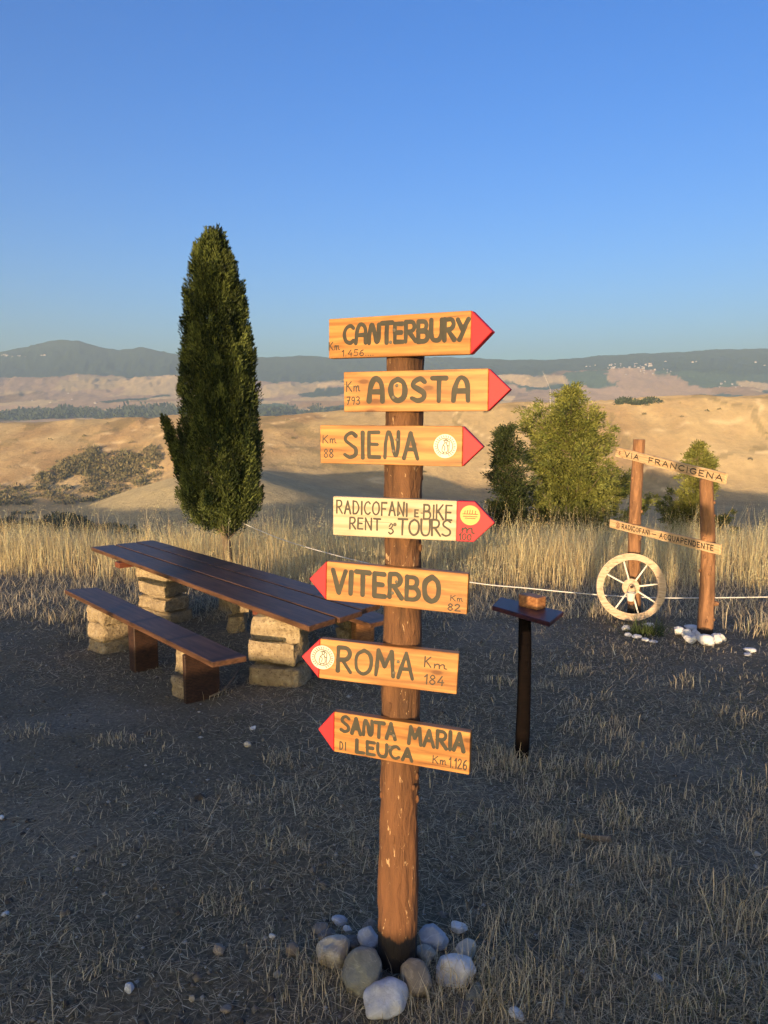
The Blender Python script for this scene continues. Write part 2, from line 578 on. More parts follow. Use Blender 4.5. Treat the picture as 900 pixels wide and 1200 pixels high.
SKY_ = np.array([420, 416, 412, 404, 399.5, 398, 399, 404, 408, 409, 408, 405.5, 408, 415, 418, 417, 420, 418, 419, 422, 421.5, 416, 414, 410, 407.5, 408, 414.])
LC = np.linspace(-350, 1250, 760)
LDD = np.exp(np.linspace(math.log(15.5), math.log(3500), 540))
lnD = np.log(LDD)
rows_nodes = [np.interp(LC, CX, r) for _, r in LD]
dn = [d for d, _ in LD]
skyrow = np.interp(LC, SKX, SKY_)
dn += [3120, 3500]; rows_nodes += [skyrow, skyrow + 14]
RN = np.array(rows_nodes)
LROW = np.array([np.interp(lnD, np.log(dn), RN[:, c]) for c in range(len(LC))]).T      # rows[D, column]
def blur(a, n, axis):
    k = np.hanning(n + 2)[1:-1]; k /= k.sum()
    pad = [(0, 0), (0, 0)]; pad[axis] = (n // 2, n // 2)
    ap = np.pad(a, pad, mode='edge')
    return np.apply_along_axis(lambda q: np.convolve(q, k, 'valid'), axis, ap)
keep = LROW.copy()
sm = blur(blur(LROW, 9, 0), 21, 1)
wS = np.clip((lnD - math.log(2750)) / .1, 0, 1)[:, None]
LROW = sm * (1 - wS) + keep * wS
CC, DD = np.meshgrid(LC, LDD)
# relief that belongs to the land: broad swells, erosion gullies, wooded lumps
U = (CC - 450) / F
XW, YW = DD * U, DD
q = np.stack([XW / 110, YW / 90, 0 * XW], -1).reshape(-1, 3)
n1 = fbm(q, 21, 4).reshape(CC.shape)
q2 = np.stack([XW / 48 + n1 * 1.2, YW / 70, 0 * XW], -1).reshape(-1, 3)
rid = (1 - 2 * np.abs(fbm(q2, 33, 4))).reshape(CC.shape)
q3 = np.stack([XW / 330, YW / 300, 0 * XW + 4], -1).reshape(-1, 3)
n3 = fbm(q3, 45, 5).reshape(CC.shape)
amp1 = np.interp(DD, [60, 150, 300, 360, 460, 1500, 1900, 2420, 2900, 3120], [0, .8, 1.8, 7.5, 6.0, 1.0, 1.2, 5, 4, 1.0])
amp2 = np.interp(DD, [200, 320, 370, 470, 1300, 1700, 2420, 2900, 3120], [0, .8, 5.5, 4.0, .6, .4, 4.5, 4.0, 1.0])
amp3 = np.interp(DD, [1500, 2000, 2420, 2900, 3120], [0, 2.5, 6, 5, .8])
LROW = LROW - n1 * amp1 - (rid - .3) * amp2 - n3 * amp3
def row_tan(row):
    v = (600 - row) / F
    return (-SP + v * CP) / (CP + v * SP), 1 / (CP + v * SP)
tz, sx = row_tan(LROW)
LX = DD * U * sx
LZ = H + DD * tz
LV = np.stack([LX, DD, LZ], -1).reshape(-1, 3)
ny2, nx2 = LROW.shape
idx = np.arange(nx2 * ny2).reshape(ny2, nx2)
LF = np.stack([idx[:-1, :-1], idx[:-1, 1:], idx[1:, 1:], idx[1:, :-1]], -1).reshape(-1, 4)
# what grows there: stubble fields, ploughed clay, scrub, woods
def cells(x, y, n, seed, sx_, sy_):
    r = np.random.default_rng(seed)
    P = np.stack([r.uniform(x.min(), x.max(), n) / sx_, r.uniform(y.min(), y.max(), n) / sy_], -1)
    q = np.stack([x / sx_, y / sy_], -1)
    out = np.empty(len(q), np.int32)
    for a in range(0, len(q), 20000):
        d = ((q[a:a + 20000, None, :] - P[None]) ** 2).sum(-1)
        out[a:a + 20000] = d.argmin(1)
    return out, r
xw, yw = XW.ravel(), YW.ravel()
wob = fbm(np.stack([xw / 90, yw / 90, 0 * xw], -1), 71, 3) * 60
straw = np.array([.40, .31, .175]); straw2 = np.array([.30, .23, .125]); clay = np.array([.30, .215, .145]); ochre = np.array([.25, .165, .085])
wood = np.array([.040, .065, .045]); scrub = np.array([.10, .095, .045]); stub = np.array([.50, .38, .21]); greyg = np.array([.33, .28, .17])
C = np.empty((len(xw), 3))
mixn = (fbm(np.stack([xw / 120, yw / 220, 0 * xw], -1), 81, 5) * .5 + .5)[:, None]
C[:] = straw * mixn + straw2 * (1 - mixn)
m2 = np.clip(fbm(np.stack([xw / 60, yw / 70, 0 * xw + 9], -1), 83, 5) * 2.8 - .3, 0, 1)[:, None]
C = C * (1 - m2 * .75) + ochre * m2 * .75
m3 = np.clip(fbm(np.stack([xw / 40, yw / 45, 0 * xw + 3], -1), 85, 4) * 3 - .95, 0, 1)[:, None] * (yw[:, None] > 340)
C = C * (1 - m3 * .6) + scrub * m3 * .6
trk = fbm(np.stack([xw / 95, yw / 40, 0 * xw + 2.2], -1), 111, 2)
tl_ = (np.exp(-(trk / .018) ** 2) * (yw > 330) * (yw < 500))[:, None]
C = C * (1 - tl_ * .5) + np.array([.62, .50, .32]) * tl_ * .5
gl_ = (np.clip((np.abs(fbm(np.stack([xw / 60, yw / 60, 0 * xw + 7.2], -1), 113, 3)) < .035) * 1.0, 0, 1) * (yw > 330) * (yw < 520))[:, None]
C = C * (1 - gl_ * .55) + np.array([.16, .13, .065]) * gl_ * .55
near = np.clip((335 - yw) / 60, 0, 1)[:, None]
C = C * (1 - near) + (greyg * (.85 + .3 * mixn)) * near
ci, r = cells(xw + wob, yw + wob, 900, 5, 110, 170)
pal = np.array([straw, clay, clay * 1.15, stub, wood * 1.6, ochre, clay * .9, wood, greyg])
cellc = pal[r.choice(len(pal), 900, p=[.18, .2, .15, .1, .1, .08, .07, .07, .05])] * r.uniform(.85, 1.15, (900, 1))
fm = np.clip((yw - 1250) / 200, 0, 1)[:, None]
C = C * (1 - fm) + cellc[ci] * fm
right = np.clip((CC.ravel() - 560) / 60, 0, 1)
wn = fbm(np.stack([xw / 260, yw / 300, 0 * xw + 1], -1), 91, 5)
wood_t = np.clip((wn + np.interp(yw, [2350, 2620, 2850], [-.6, .35, .9]) + right * np.interp(yw, [1900, 2200, 3400], [0, .12, .1])) * 5 - .2, 0, 1)[:, None]
C = C * (1 - wood_t) + wood * wood_t
C *= (1 + .16 * fbm(np.stack([xw / 9, yw / 22, 0 * xw], -1), 95, 3))[:, None]
def mat_land():
    N = Nodes("rolling stubble land")
    at = N.n('ShaderNodeVertexColor', layer_name='Col')
    v = N.coord((1, 1, 1), False)
    g = N.noise(N.coord((.10, .035, .1), False), 1.0, 8, .7)
    fine = N.noise(v, .25, 8, .7)
    c = N.mix(.55, at.outputs[0], N.ramp(g, [(.3, (.35, .35, .35)), (.7, (.68, .66, .64))]), 'OVERLAY')
    c = N.mix(.5, c, N.ramp(fine, [(.3, (.4, .4, .4)), (.7, (.62, .62, .62))]), 'OVERLAY')
    N.color(c); N.rough(1.0); N.b.inputs['Specular IOR Level'].default_value = .05; N.b.inputs['Diffuse Roughness'].default_value = 1.0
    N.bump(fine, 3.0, .5)
    return N.m
tag(obj("hills", LV, LF, mat_land(), smooth=True, cols=np.clip(C, .01, .9)), kind='structure')

def far_point(px, row, dmin=60):
    c = int(round(np.interp(px, LC, np.arange(len(LC)))))
    col = LROW[:, c]
    k = np.where((LDD > dmin) & (col <= row))[0]
    k = k[0] if len(k) else len(LDD) - 20
    return LV.reshape(ny2, nx2, 3)[k, c].copy()

def land_at(px, D):
    c = int(round(np.interp(px, LC, np.arange(len(LC)))))
    k = int(round(np.interp(math.log(D), lnD, np.arange(len(lnD)))))
    return LV.reshape(ny2, nx2, 3)[k, c].copy()

# the ridge the viewer stands on, running away to the left outside the frame
def ridge(t0, t1, n, kt, kr):
    global rv
    RT = np.linspace(t0, t1, n)
    RR = np.interp(RT, kt, kr) + .8 * fbm(xyz(RT / 40, 0 * RT, .3), 14, 3) * np.clip((np.abs(RT) - 25) / 50, 0, 1)
    ss = np.array([-60, -40, -12, -5, -3, 6, 20, 60.])
    vs = []
    for t, h in zip(RT, RR):
        for s, f_ in zip(ss, [-40, -22, -4, -.15, -.15, -3.5, -14, -60]):
            s2 = s + S_B + 1
            vs.append((s2 * math.sin(SUN_AZ) + t * math.cos(SUN_AZ), s2 * math.cos(SUN_AZ) - t * math.sin(SUN_AZ), h + f_))
    idx = np.arange(len(vs)).reshape(len(RT), len(ss))
    f = np.stack([idx[:-1, :-1], idx[:-1, 1:], idx[1:, 1:], idx[1:, :-1]], -1).reshape(-1, 4)
    if t1 < 0: f = f[:, ::-1].copy()
    tag(obj("hillside", np.array(vs), f, bpy.data.materials["dry trodden soil"], smooth=True), kind='structure')
    rv += vs
rv = []
ridge(-22, -760, 60, [-760, -480, -277, -124, -60, -20], [-37, -29, -18, -10.5, -5.5, -.3])
ridge(13, 130, 24, [12, 31, 100, 300], [0, -9, -12, -19])
# ------------------------------------------------------------------ haze
zt, zb = LZ.max() + 6, min(LZ.min(), min(q[2] for q in rv)) - 1.5
hb = [(-3300, -120, zb), (3300, -120, zb), (3300, 3530, zb), (-3300, 3530, zb)]
hm = bpy.data.materials.new("pale haze"); hm.use_nodes = True
hm.node_tree.nodes.clear()
ho = hm.node_tree.nodes.new('ShaderNodeOutputMaterial'); hv = hm.node_tree.nodes.new('ShaderNodeVolumePrincipled')
hv.inputs['Color'].default_value = (.56, .76, 1.0, 1)
hv.inputs['Density'].default_value = 2.5e-4
hm.node_tree.links.new(hv.outputs[0], ho.inputs['Volume'])
HAZE = from_bm("haze", bm_hull8([np.array(p) for p in hb] + [np.array((p[0], p[1], zt)) for p in hb]), hm)
tag(HAZE, kind='stuff')

# ------------------------------------------------------------------ foliage builders
def leaf_quads(P, D, L, Wd, seed=0):
    """rhombus leaves: centre-base P, direction D, length L, width Wd"""
    r = np.random.default_rng(seed)
    n = len(P)
    D = D / (np.linalg.norm(D, axis=1)[:, None] + 1e-9)
    A = np.cross(D, r.normal(size=(n, 3))); A /= np.linalg.norm(A, axis=1)[:, None] + 1e-9
    L = (np.zeros(n) + L)[:, None]; Wd = (np.zeros(n) + Wd)[:, None]
    V = np.stack([P, P + D * L * .5 + A * Wd * .5, P + D * L, P + D * L * .5 - A * Wd * .5], 1).reshape(-1, 3)
    return V, np.arange(n * 4).reshape(n, 4)

def leaves_obj(name, V, Fq, cols4, mat, parent=None):
    return obj(name, V, Fq, mat, parent, cols=np.repeat(cols4, 4, 0))

def jitter_cols(n, a, b, r, v=.25):
    t = r.random((n, 1))
    return np.clip((np.array(a) * (1 - t) + np.array(b) * t) * r.uniform(1 - v, 1 + v, (n, 1)), .004, .9)

def blades(P, az, lean, L, Wd, bend, c0, c1):
    """grass blades of five points; lean from vertical (radians), bend = extra lean at the tip"""
    n = len(P)
    def d(le):
        return np.stack([np.sin(le) * np.cos(az), np.sin(le) * np.sin(az), np.cos(le)], -1)
    side = np.stack([-np.sin(az), np.cos(az), 0 * az], -1)
    tw = RNG.uniform(-1, 1, n)
    side = side * np.cos(tw)[:, None] + np.stack([np.cos(az), np.sin(az), 0 * az], -1) * (np.sin(tw) * np.cos(lean))[:, None]
    L = L[:, None]; Wd = Wd[:, None]
    mid = P + d(lean) * L * .55
    tip = mid + d(lean + bend) * L * .45
    V = np.stack([P - side * Wd * .5, P + side * Wd * .5, mid + side * Wd * .4, mid - side * Wd * .4, tip + side * Wd * .08, tip - side * Wd * .08], 1).reshape(-1, 3)
    b = np.arange(n)[:, None] * 6
    Fq = np.concatenate([b + np.array([[0, 1, 2, 3]]), b + np.array([[3, 2, 4, 5]])], 0)
    cols = np.stack([c0, c0, (c0 + c1) / 2, (c0 + c1) / 2, c1, c1], 1).reshape(-1, 3)
    return V, Fq, cols

# ------------------------------------------------------------------ cypress
g = ground(266, 668)
YC = g[1]
k = YC / F                                             # metres per photo pixel there
prof_r = np.array([263, 283, 317, 350, 383, 417, 450, 483, 517, 550, 583, 603, 616])
prof_l = np.array([250, 228, 218, 209, 209, 209, 208, 211, 211, 207, 211, 226, 250])
prof_R = np.array([256, 268, 282, 291, 296, 302, 303, 304, 303, 307, 305, 294, 272])
cz = np.array([at_y(255, rr, YC)[2] for rr in prof_r])
cc = np.array([(at_y((a + b) / 2, rr, YC)[0]) for a, b, rr in zip(prof_l, prof_R, prof_r)])
cr = np.array([(b - a) / 2 * k for a, b in zip(prof_l, prof_R)])
cz, cc, cr = cz[::-1], cc[::-1], cr[::-1] * np.linspace(.97, .62, len(cr))
cz = np.where(cz > 3.2, cz - .13 * (cz - 3.2) / (cz.max() - 3.2), cz)
cyp = thing("cypress_tree", g, "tall dark green columnar cypress standing behind the picnic table", "tree")
r = np.random.default_rng(3)
trunkP = [g + np.array([0, 0, -.1]), g + np.array([.01, 0, .3]), np.array([cc[1], YC, cz[1]]), np.array([cc[6], YC, cz[6]]), np.array([cc[-1], YC, cz[-1] - .3])]
tp = catmull(trunkP, 8)
V, Fc = tube(tp, np.interp(np.linspace(0, 1, len(tp)), [0, .3, 1], [.070, .052, .008]), 14, .01, (6, 16), 4)
parts = [(V, Fc)]
for k_ in range(5):                                     # the low stems that fork off under the crown
    a = r.uniform(0, 6.28); b0 = g + np.array([.02, 0, .38 + .08 * r.random()])
    e_ = b0 + np.array([math.cos(a) * .28, math.sin(a) * .28, .38])
    pp = catmull([b0, (b0 + e_) / 2 + np.array([0, 0, -.04]), e_], 5)
    parts.append(tube(pp, np.linspace(.024, .008, len(pp)), 8))
V, Fc = join(parts)
obj("trunk", V, Fc, M_TRUNK, cyp, True)
NC = 1150
hz = cz[0] + .03 + (cz[-1] - cz[0] - .05) * r.random(NC); th = r.uniform(0, 2 * math.pi, NC)
R0 = np.interp(hz, cz, cr)
lump = 1 + .20 * fbm(np.stack([np.cos(th) * 1.9, np.sin(th) * 1.9, hz * 1.6], -1), 8, 2)
fr = np.where(r.random(NC) < .72, r.uniform(.80, .98, NC), r.uniform(.3, .8, NC)) * lump
CPt = np.stack([np.interp(hz, cz, cc) + R0 * fr * np.cos(th), YC + R0 * fr * np.sin(th), hz], -1)
CDir = np.stack([np.cos(th) * .30, np.sin(th) * .30, np.ones(NC)], -1)
wsp = r.random(NC) < .16                                # loose sprays that stand clear of the outline
CPt[wsp, :2] = np.stack([np.interp(hz, cz, cc), YC + 0 * hz], -1)[wsp] + (CPt[wsp, :2] - np.stack([np.interp(hz, cz, cc), YC + 0 * hz], -1)[wsp]) / fr[wsp, None] * r.uniform(.98, 1.16, (wsp.sum(), 1))
csc = np.where(wsp, .62, 1) * r.uniform(.65, 1.25, NC) * np.clip(.45 + R0 / .55 * .6, .38, 1.0)
sp_ = np.array([at_y(*q_, YC) for q_ in [(216, 548), (211, 532), (206, 515), (200, 497)]])     # the side spur at the left
spur = catmull(sp_, 6)
spur[:, 1] -= .15
SPt = np.repeat(spur, 2, 0) + r.normal(size=(len(spur) * 2, 3)) * .02
CPt = np.vstack([CPt, SPt]); CDir = np.vstack([CDir, np.tile([-.3, 0, 1.], (len(SPt), 1))]); csc = np.concatenate([csc, np.full(len(SPt), .34)])
NC = len(CPt); NL = 190
cl = lambda q_: np.clip(q_, -1.7, 1.7)
zo = cl(r.normal(size=(NC, NL))) * .125
wid = .050 * np.clip(1 - zo / .26, .22, 1.3)
off = np.stack([cl(r.normal(size=(NC, NL))) * wid, cl(r.normal(size=(NC, NL))) * wid, zo], -1)
tilt_ = CDir / np.linalg.norm(CDir, axis=1)[:, None]
off[..., :2] += zo[..., None] * tilt_[:, None, :2]
P = (CPt[:, None, :] + off * csc[:, None, None]).reshape(-1, 3)
D = (np.repeat(CDir, NL, 0) + r.normal(size=(NC * NL, 3)) * .35 + off.reshape(-1, 3) * np.array([7, 7, 1]))
V, Fq = leaf_quads(P, D, r.uniform(.03, .06, len(P)), r.uniform(.008, .015, len(P)), 5)
base = jitter_cols(NC, (.008, .020, .006), (.115, .14, .036), r, .35)
colr = np.repeat(base, NL, 0) * r.uniform(.8, 1.25, (len(P), 1))
leaves_obj("crown", V, Fq, colr, M_NEEDLE, cyp)

# ------------------------------------------------------------------ loose conifers beyond the crest
def conifer(px, Y, rowtop, rowbase, prof, seed, label, a, b, nb=120, upang=.55, dens=1.0, group="conifers beyond the tall grass"):
    """prof: rows, left x, right x of the crown in the photo, used for its real width at distance Y"""
    r = np.random.default_rng(seed)
    top = at_y(px, rowtop, Y)
    zb = float(gz_base(np.array(Y))) if Y < 15.4 else land_at(px, max(16, Y))[2]
    x0 = at_y(px, rowbase, Y)[0]
    basep = np.array([x0, Y, zb])
    T = thing("conifer_tree", basep, label, "tree", group)
    tp = catmull([basep + np.array([0, 0, -.3]), basep * .5 + top * .5, top], 8)
    V, Fc = tube(tp, np.linspace(.07, .006, len(tp)), 10, .006, (6, 16), seed)
    parts = [(V, Fc)]
    rows = np.array([q[0] for q in prof], float)
    zs = np.array([at_y(px, q, Y)[2] for q in rows])[::-1]
    rl = np.array([(px - q[1]) / F * Y for q in prof])[::-1]
    rr = np.array([(q[2] - px) / F * Y for q in prof])[::-1]
    Ps, Ds, Cs = [], [], []
    zlo = zb + .25
    for i in range(nb):
        f = (i + r.random()) / nb
        zt_ = zlo + (zs[-1] - zlo) * f ** 1.0                # height of the branch tip
        an = r.uniform(0, 2 * math.pi)
        ca, sa = math.cos(an), math.sin(an)
        Rm = (np.interp(zt_, zs, rr) if ca > 0 else np.interp(zt_, zs, rl)) * r.uniform(.58, 1.18)
        Rm = max(Rm, .05)
        xa = np.interp(zt_, [basep[2], top[2]], [basep[0], top[0]])
        tip = np.array([xa + Rm * ca, Y + Rm * sa, zt_])
        root = np.array([xa, Y, max(zb + .15, zt_ - Rm * upang * r.uniform(.7, 1.3))])
        mid = (root + tip) / 2 + np.array([0, 0, -.10 * Rm])
        bp = catmull([root, mid, tip], 6)
        parts.append(tube(bp, np.linspace(.016, .004, len(bp)), 5))
        nc = max(4, int(Rm * 15))
        for j in range(nc):
            u = (j + r.random()) / nc
            u = .18 + .82 * u
            c = bp[0] * 0
            q_ = u * (len(bp) - 1); i0 = min(int(q_), len(bp) - 2)
            c = bp[i0] + (bp[i0 + 1] - bp[i0]) * (q_ - i0)
            dr = (tip - root); dr /= np.linalg.norm(dr)
            n = int(52 * dens)
            off = r.normal(size=(n, 3)) * np.array([.075, .075, .05]) * (1.15 - .5 * u)
            off += r.normal(size=(1, 3)) * .05
            Ps.append(c + off)
            Ds.append(dr + r.normal(size=(n, 3)) * .55 + off * 5)
            Cs.append(np.repeat(jitter_cols(1, a, b, r, .25), n, 0) * r.uniform(.75, 1.25, (n, 1)))
    V, Fc = join(parts)
    obj("trunk", V, Fc, M_TRUNK, T, True)
    P, D, Cc = np.vstack(Ps), np.vstack(Ds), np.vstack(Cs)
    V, Fq = leaf_quads(P, D, r.uniform(.05, .10, len(P)) * Y / 17, r.uniform(.015, .030, len(P)) * Y / 17, seed)
    leaves_obj("crown", V, Fq, Cc, M_NEEDLE, T)
    return T

conifer(668, 17.0, 455, 640, [(455, 662, 676), (468, 652, 690), (480, 612, 706), (500, 606, 712), (530, 604, 724), (560, 604, 742), (580, 605, 750), (605, 606, 744), (640, 610, 725)],
        31, "large bright green bushy conifer standing behind the left gate post", (.10, .125, .030), (.225, .23, .060), 190, .60)
conifer(594, 16.0, 500, 640, [(500, 589, 599), (515, 584, 608), (540, 576, 617), (570, 571, 622), (610, 566, 624), (640, 566, 620)],
        32, "narrow dark conifer close against the left side of the big bushy conifer", (.025, .04, .015), (.06, .075, .024), 100, .6)
conifer(818, 20.0, 523, 650, [(522, 814, 820), (532, 808, 830), (555, 796, 842), (580, 786, 850), (592, 779, 860), (612, 777, 864), (650, 786, 850)],
        33, "small conifer behind the right gate post with its lower half in shade", (.11, .125, .030), (.20, .20, .05), 105, .5)

# shade tree behind the viewer, to the left: it is what keeps most of the cypress out of the sun
def olive(s, t, z0, z1, rad, seed, label):
    x = s * math.sin(SUN_AZ) + t * math.cos(SUN_AZ); y = s * math.cos(SUN_AZ) - t * math.sin(SUN_AZ)
    r = np.random.default_rng(seed)
    b = np.array([x, y, gz1(x, y)])
    T = thing("olive_tree", b, label, "tree")
    V, Fc = tube(catmull([b + [0, 0, -.1], b + [.05, .02, .7], [x, y, z1 - .4]], 6), np.linspace(.06, .015, 13), 10, .01, (6, 16), 2)
    obj("trunk", V, Fc, M_TRUNK, T, True)
    n = 260
    c = r.normal(size=(n, 3)); c /= np.linalg.norm(c, axis=1)[:, None]; c *= r.uniform(.3, 1, (n, 1)) ** .5
    c = np.array([x, y, (z0 + z1) / 2]) + c * np.array([rad, rad, (z1 - z0) / 2])
    P = np.repeat(c, 40, 0) + r.normal(size=(n * 40, 3)) * .085
    V, Fq = leaf_quads(P, r.normal(size=P.shape), .085, .04, seed)
    leaves_obj("crown", V, Fq, jitter_cols(len(P), (.08, .10, .05), (.14, .16, .09), r), M_BUSH, T)
olive(-5.0, -5.38, 1.30, 4.35, .56, 61, "small dense olive tree behind the viewer on the low bank")
olive(-5.0, -3.65, 1.0, 2.9, .36, 62, "slim young olive tree behind the viewer, right of the denser one")

# ------------------------------------------------------------------ scrub and woods on the land (uncountable masses)
def mass(name, spots, n, a, b, seed, leaf=.34):
    r = np.random.default_rng(seed)
    Ps, Ds, Ls, Cs = [], [], [], []
    for (p, rad, hgt) in spots:
        d = r.normal(size=(n, 3)); d /= np.linalg.norm(d, axis=1)[:, None]; d[:, 2] = np.abs(d[:, 2])
        q = d * (r.uniform(.55, 1.05, (n, 1)))
        Ps.append(p + q * np.array([rad, rad, hgt])); Ds.append(d + r.normal(size=(n, 3)) * .7 + [0, 0, .4])
        Ls.append(np.full(n, leaf * rad) * r.uniform(.6, 1.3, n))
        Cs.append(np.repeat(jitter_cols(1, a, b, r, .2), n, 0) * r.uniform(.75, 1.25, (n, 1)))
    P, D, L, Cc = np.vstack(Ps), np.vstack(Ds), np.concatenate(Ls), np.vstack(Cs)
    V, Fq = leaf_quads(P, D, L, L * .6, seed)
    return tag(leaves_obj(name, V, Fq, Cc, M_BUSH), kind='stuff')
r = np.random.default_rng(12)
sp = []
for i in range(420):                                     # river woods on the left plain
    px = r.uniform(-120, 440); D_ = r.uniform(1480, 1680)
    dens = np.interp(px, [-120, 0, 60, 215, 330, 440], [1, .8, 1, 1, .55, .1])
    if r.random() > dens: continue
    p = land_at(px, D_); h_ = r.uniform(7, 20) * np.interp(px, [-120, 0, 120, 215, 440], [.7, .6, .85, 1.15, .6])
    sp.append((p, r.uniform(9, 17), h_))
for i in range(60):
    sp.append((land_at(r.uniform(724, 772), r.uniform(452, 460)), r.uniform(1.3, 2.6), r.uniform(1.6, 3)))
mass("woodland", sp, 46, (.055, .08, .04), (.09, .11, .055), 13, .55)
sp = []
for i in range(520):                                     # scrub in the gully and on the slope above it
    c = r.random()
    if c < .42: px, row = r.uniform(98, 185), r.uniform(538, 574); row = 572 - (px - 45) * .24 + r.normal() * 9 if c < .25 else row
    elif c < .72: px, row = r.uniform(-60, 165), r.uniform(574, 592)
    else: px, row = r.uniform(45, 112), r.uniform(528, 572); row = 568 - (px - 48) * .52 + r.normal() * 5
    if row < 527: continue
    p = far_point(px, row, 270)
    sc_ = p[1] / 500
    sp.append((p, r.uniform(1.6, 4.2) * sc_, r.uniform(1.2, 3.4) * sc_))
for i in range(60):                                     # lone bushes and hedge clumps on the sunlit slopes
    px = r.uniform(-150, 1050); row = r.uniform(470, 560)
    if 52 < px < 190 and row > 525: continue
    p = far_point(px, row, 320)
    if not 320 < p[1] < 520: continue
    for k_ in range(r.choice([1, 1, 1, 2, 4])):
        q_ = land_at(px + k_ * r.uniform(-3, 3), p[1])
        sp.append((q_, r.uniform(.5, 1.4), r.uniform(.5, 1.6)))
mass("scrub", sp, 40, (.13, .125, .06), (.22, .18, .09), 14, .5)
sp = []
for i in range(150):                                     # dark bushes just below the crest on the left
    px = r.uniform(-180, 150); row = r.uniform(604, 628)
    if px > 60 and row < 604 + (px - 60) * .22: continue
    p = far_point(px, row, 60)
    sp.append((p, r.uniform(1.0, 2.6), r.uniform(.8, 2.2)))
mass("scrub", sp, 150, (.030, .040, .018), (.06, .07, .03), 15, .3)

# ------------------------------------------------------------------ far houses and a pole
mwall, mroof = mat_flat("pale house render", (.60, .56, .50), .9, .05), mat_flat("terracotta roof", (.36, .20, .13), .9, .1)
HV = np.array([(-1, -.7, -1.2), (1, -.7, -1.2), (1, .7, -1.2), (-1, .7, -1.2), (-1, -.7, .8), (1, -.7, .8), (1, .7, .8), (-1, .7, .8), (-1.0, 0, 1.25), (1.0, 0, 1.25)], float)
HF = [(0, 1, 5, 4), (1, 2, 6, 9, 5), (2, 3, 7, 6), (3, 0, 4, 8, 7), (4, 5, 9, 8), (6, 7, 8, 9)]
HFM = [0, 0, 0, 0, 1, 1]
r = np.random.default_rng(77)
house0 = None
def house(px, row, sz, label, group):
    global house0
    p = far_point(px, row, 1700)
    if house0 is None:
        o = house0 = obj("house", HV, HF, None, mats=[mwall, mroof], fmat=HFM, local=True)
    else:
        o = house0.copy(); link(o)
    o.location = p; o.rotation_euler = (0, 0, r.uniform(-.9, .9))
    m = sz * .72 * p[1] / F
    o.scale = (m * r.uniform(.7, 1.2), m * r.uniform(.7, 1.1), m * r.uniform(.8, 1.3))
    tag(o, label, "house", group)
V1 = "tiny pale house in the large hillside village on the right ridge"
for i in range(34): house(r.uniform(712, 768), 430 - (i % 3) * 1.6 + r.normal() * 1.3 + 2, r.uniform(.8, 1.7), V1, "houses of the hillside village")
V2 = "tiny white house in the row just below the hillside village"
for i in range(14): house(r.uniform(750, 790), 436 + r.normal() * 1.2 - (i % 2), r.uniform(.8, 1.5), V2, "houses below the village")
V3 = "tiny white house on the far right hillside under the ridge"
for q_ in [(846, 452, 1.8), (849, 448, 1.4), (843, 454, 1.2), (858, 453, 1.6), (863, 454, 1.2), (868, 454, 1.1)]: house(*q_, V3, "houses on the far right hillside")
V4 = "tiny pale house scattered on the wooded ridge slope"
for q_ in [(688, 431, 1.2), (692, 430, 1.1), (697, 430, 1.2), (780, 425, 1.0), (812, 425, 1.3), (815, 425, 1.0), (886, 427, 1.4), (896, 429, 1.2), (733, 441, 1.0)]: house(*q_, V4, "scattered ridge houses")
V5 = "tiny white house of the village on the left blue mountain"
for i in range(16): house(r.choice([r.uniform(0, 12), r.uniform(15, 33), r.uniform(47, 56)]), 418 + r.normal() * .8, r.uniform(.7, 1.3), V5, "houses on the left mountain")
V6 = "tiny pale farmhouse on the plain beyond the river trees"
for q_ in [(37, 470, 1.2), (85, 469, 1.4), (112, 473, 1.8), (60, 472, 1.0), (152, 470, 1.0), (79, 462, 1.0), (90, 443, 1.0)]: house(*q_, V6, "farmhouses on the plain")
p = far_point(645, 484, 380)
up_ = thing("utility_pole", p, "thin leaning utility pole in the fields behind the big conifer", "pole")
hgt = 27 * p[1] / F
V, Fc = tube([p + [0, 0, -1], p + [-.3, 0, hgt * .5], p + [-.5, 0, hgt]], [.15, .13, .1], 8)
obj("pole", V, Fc, M_WHITE, up_, True)
V, Fc = tube([p + [-.5, 0, hgt], p + [-5.2, 0, hgt * 1.75]], [.08, .06], 8)
obj("mast", V, Fc, M_WHITE, up_, True)

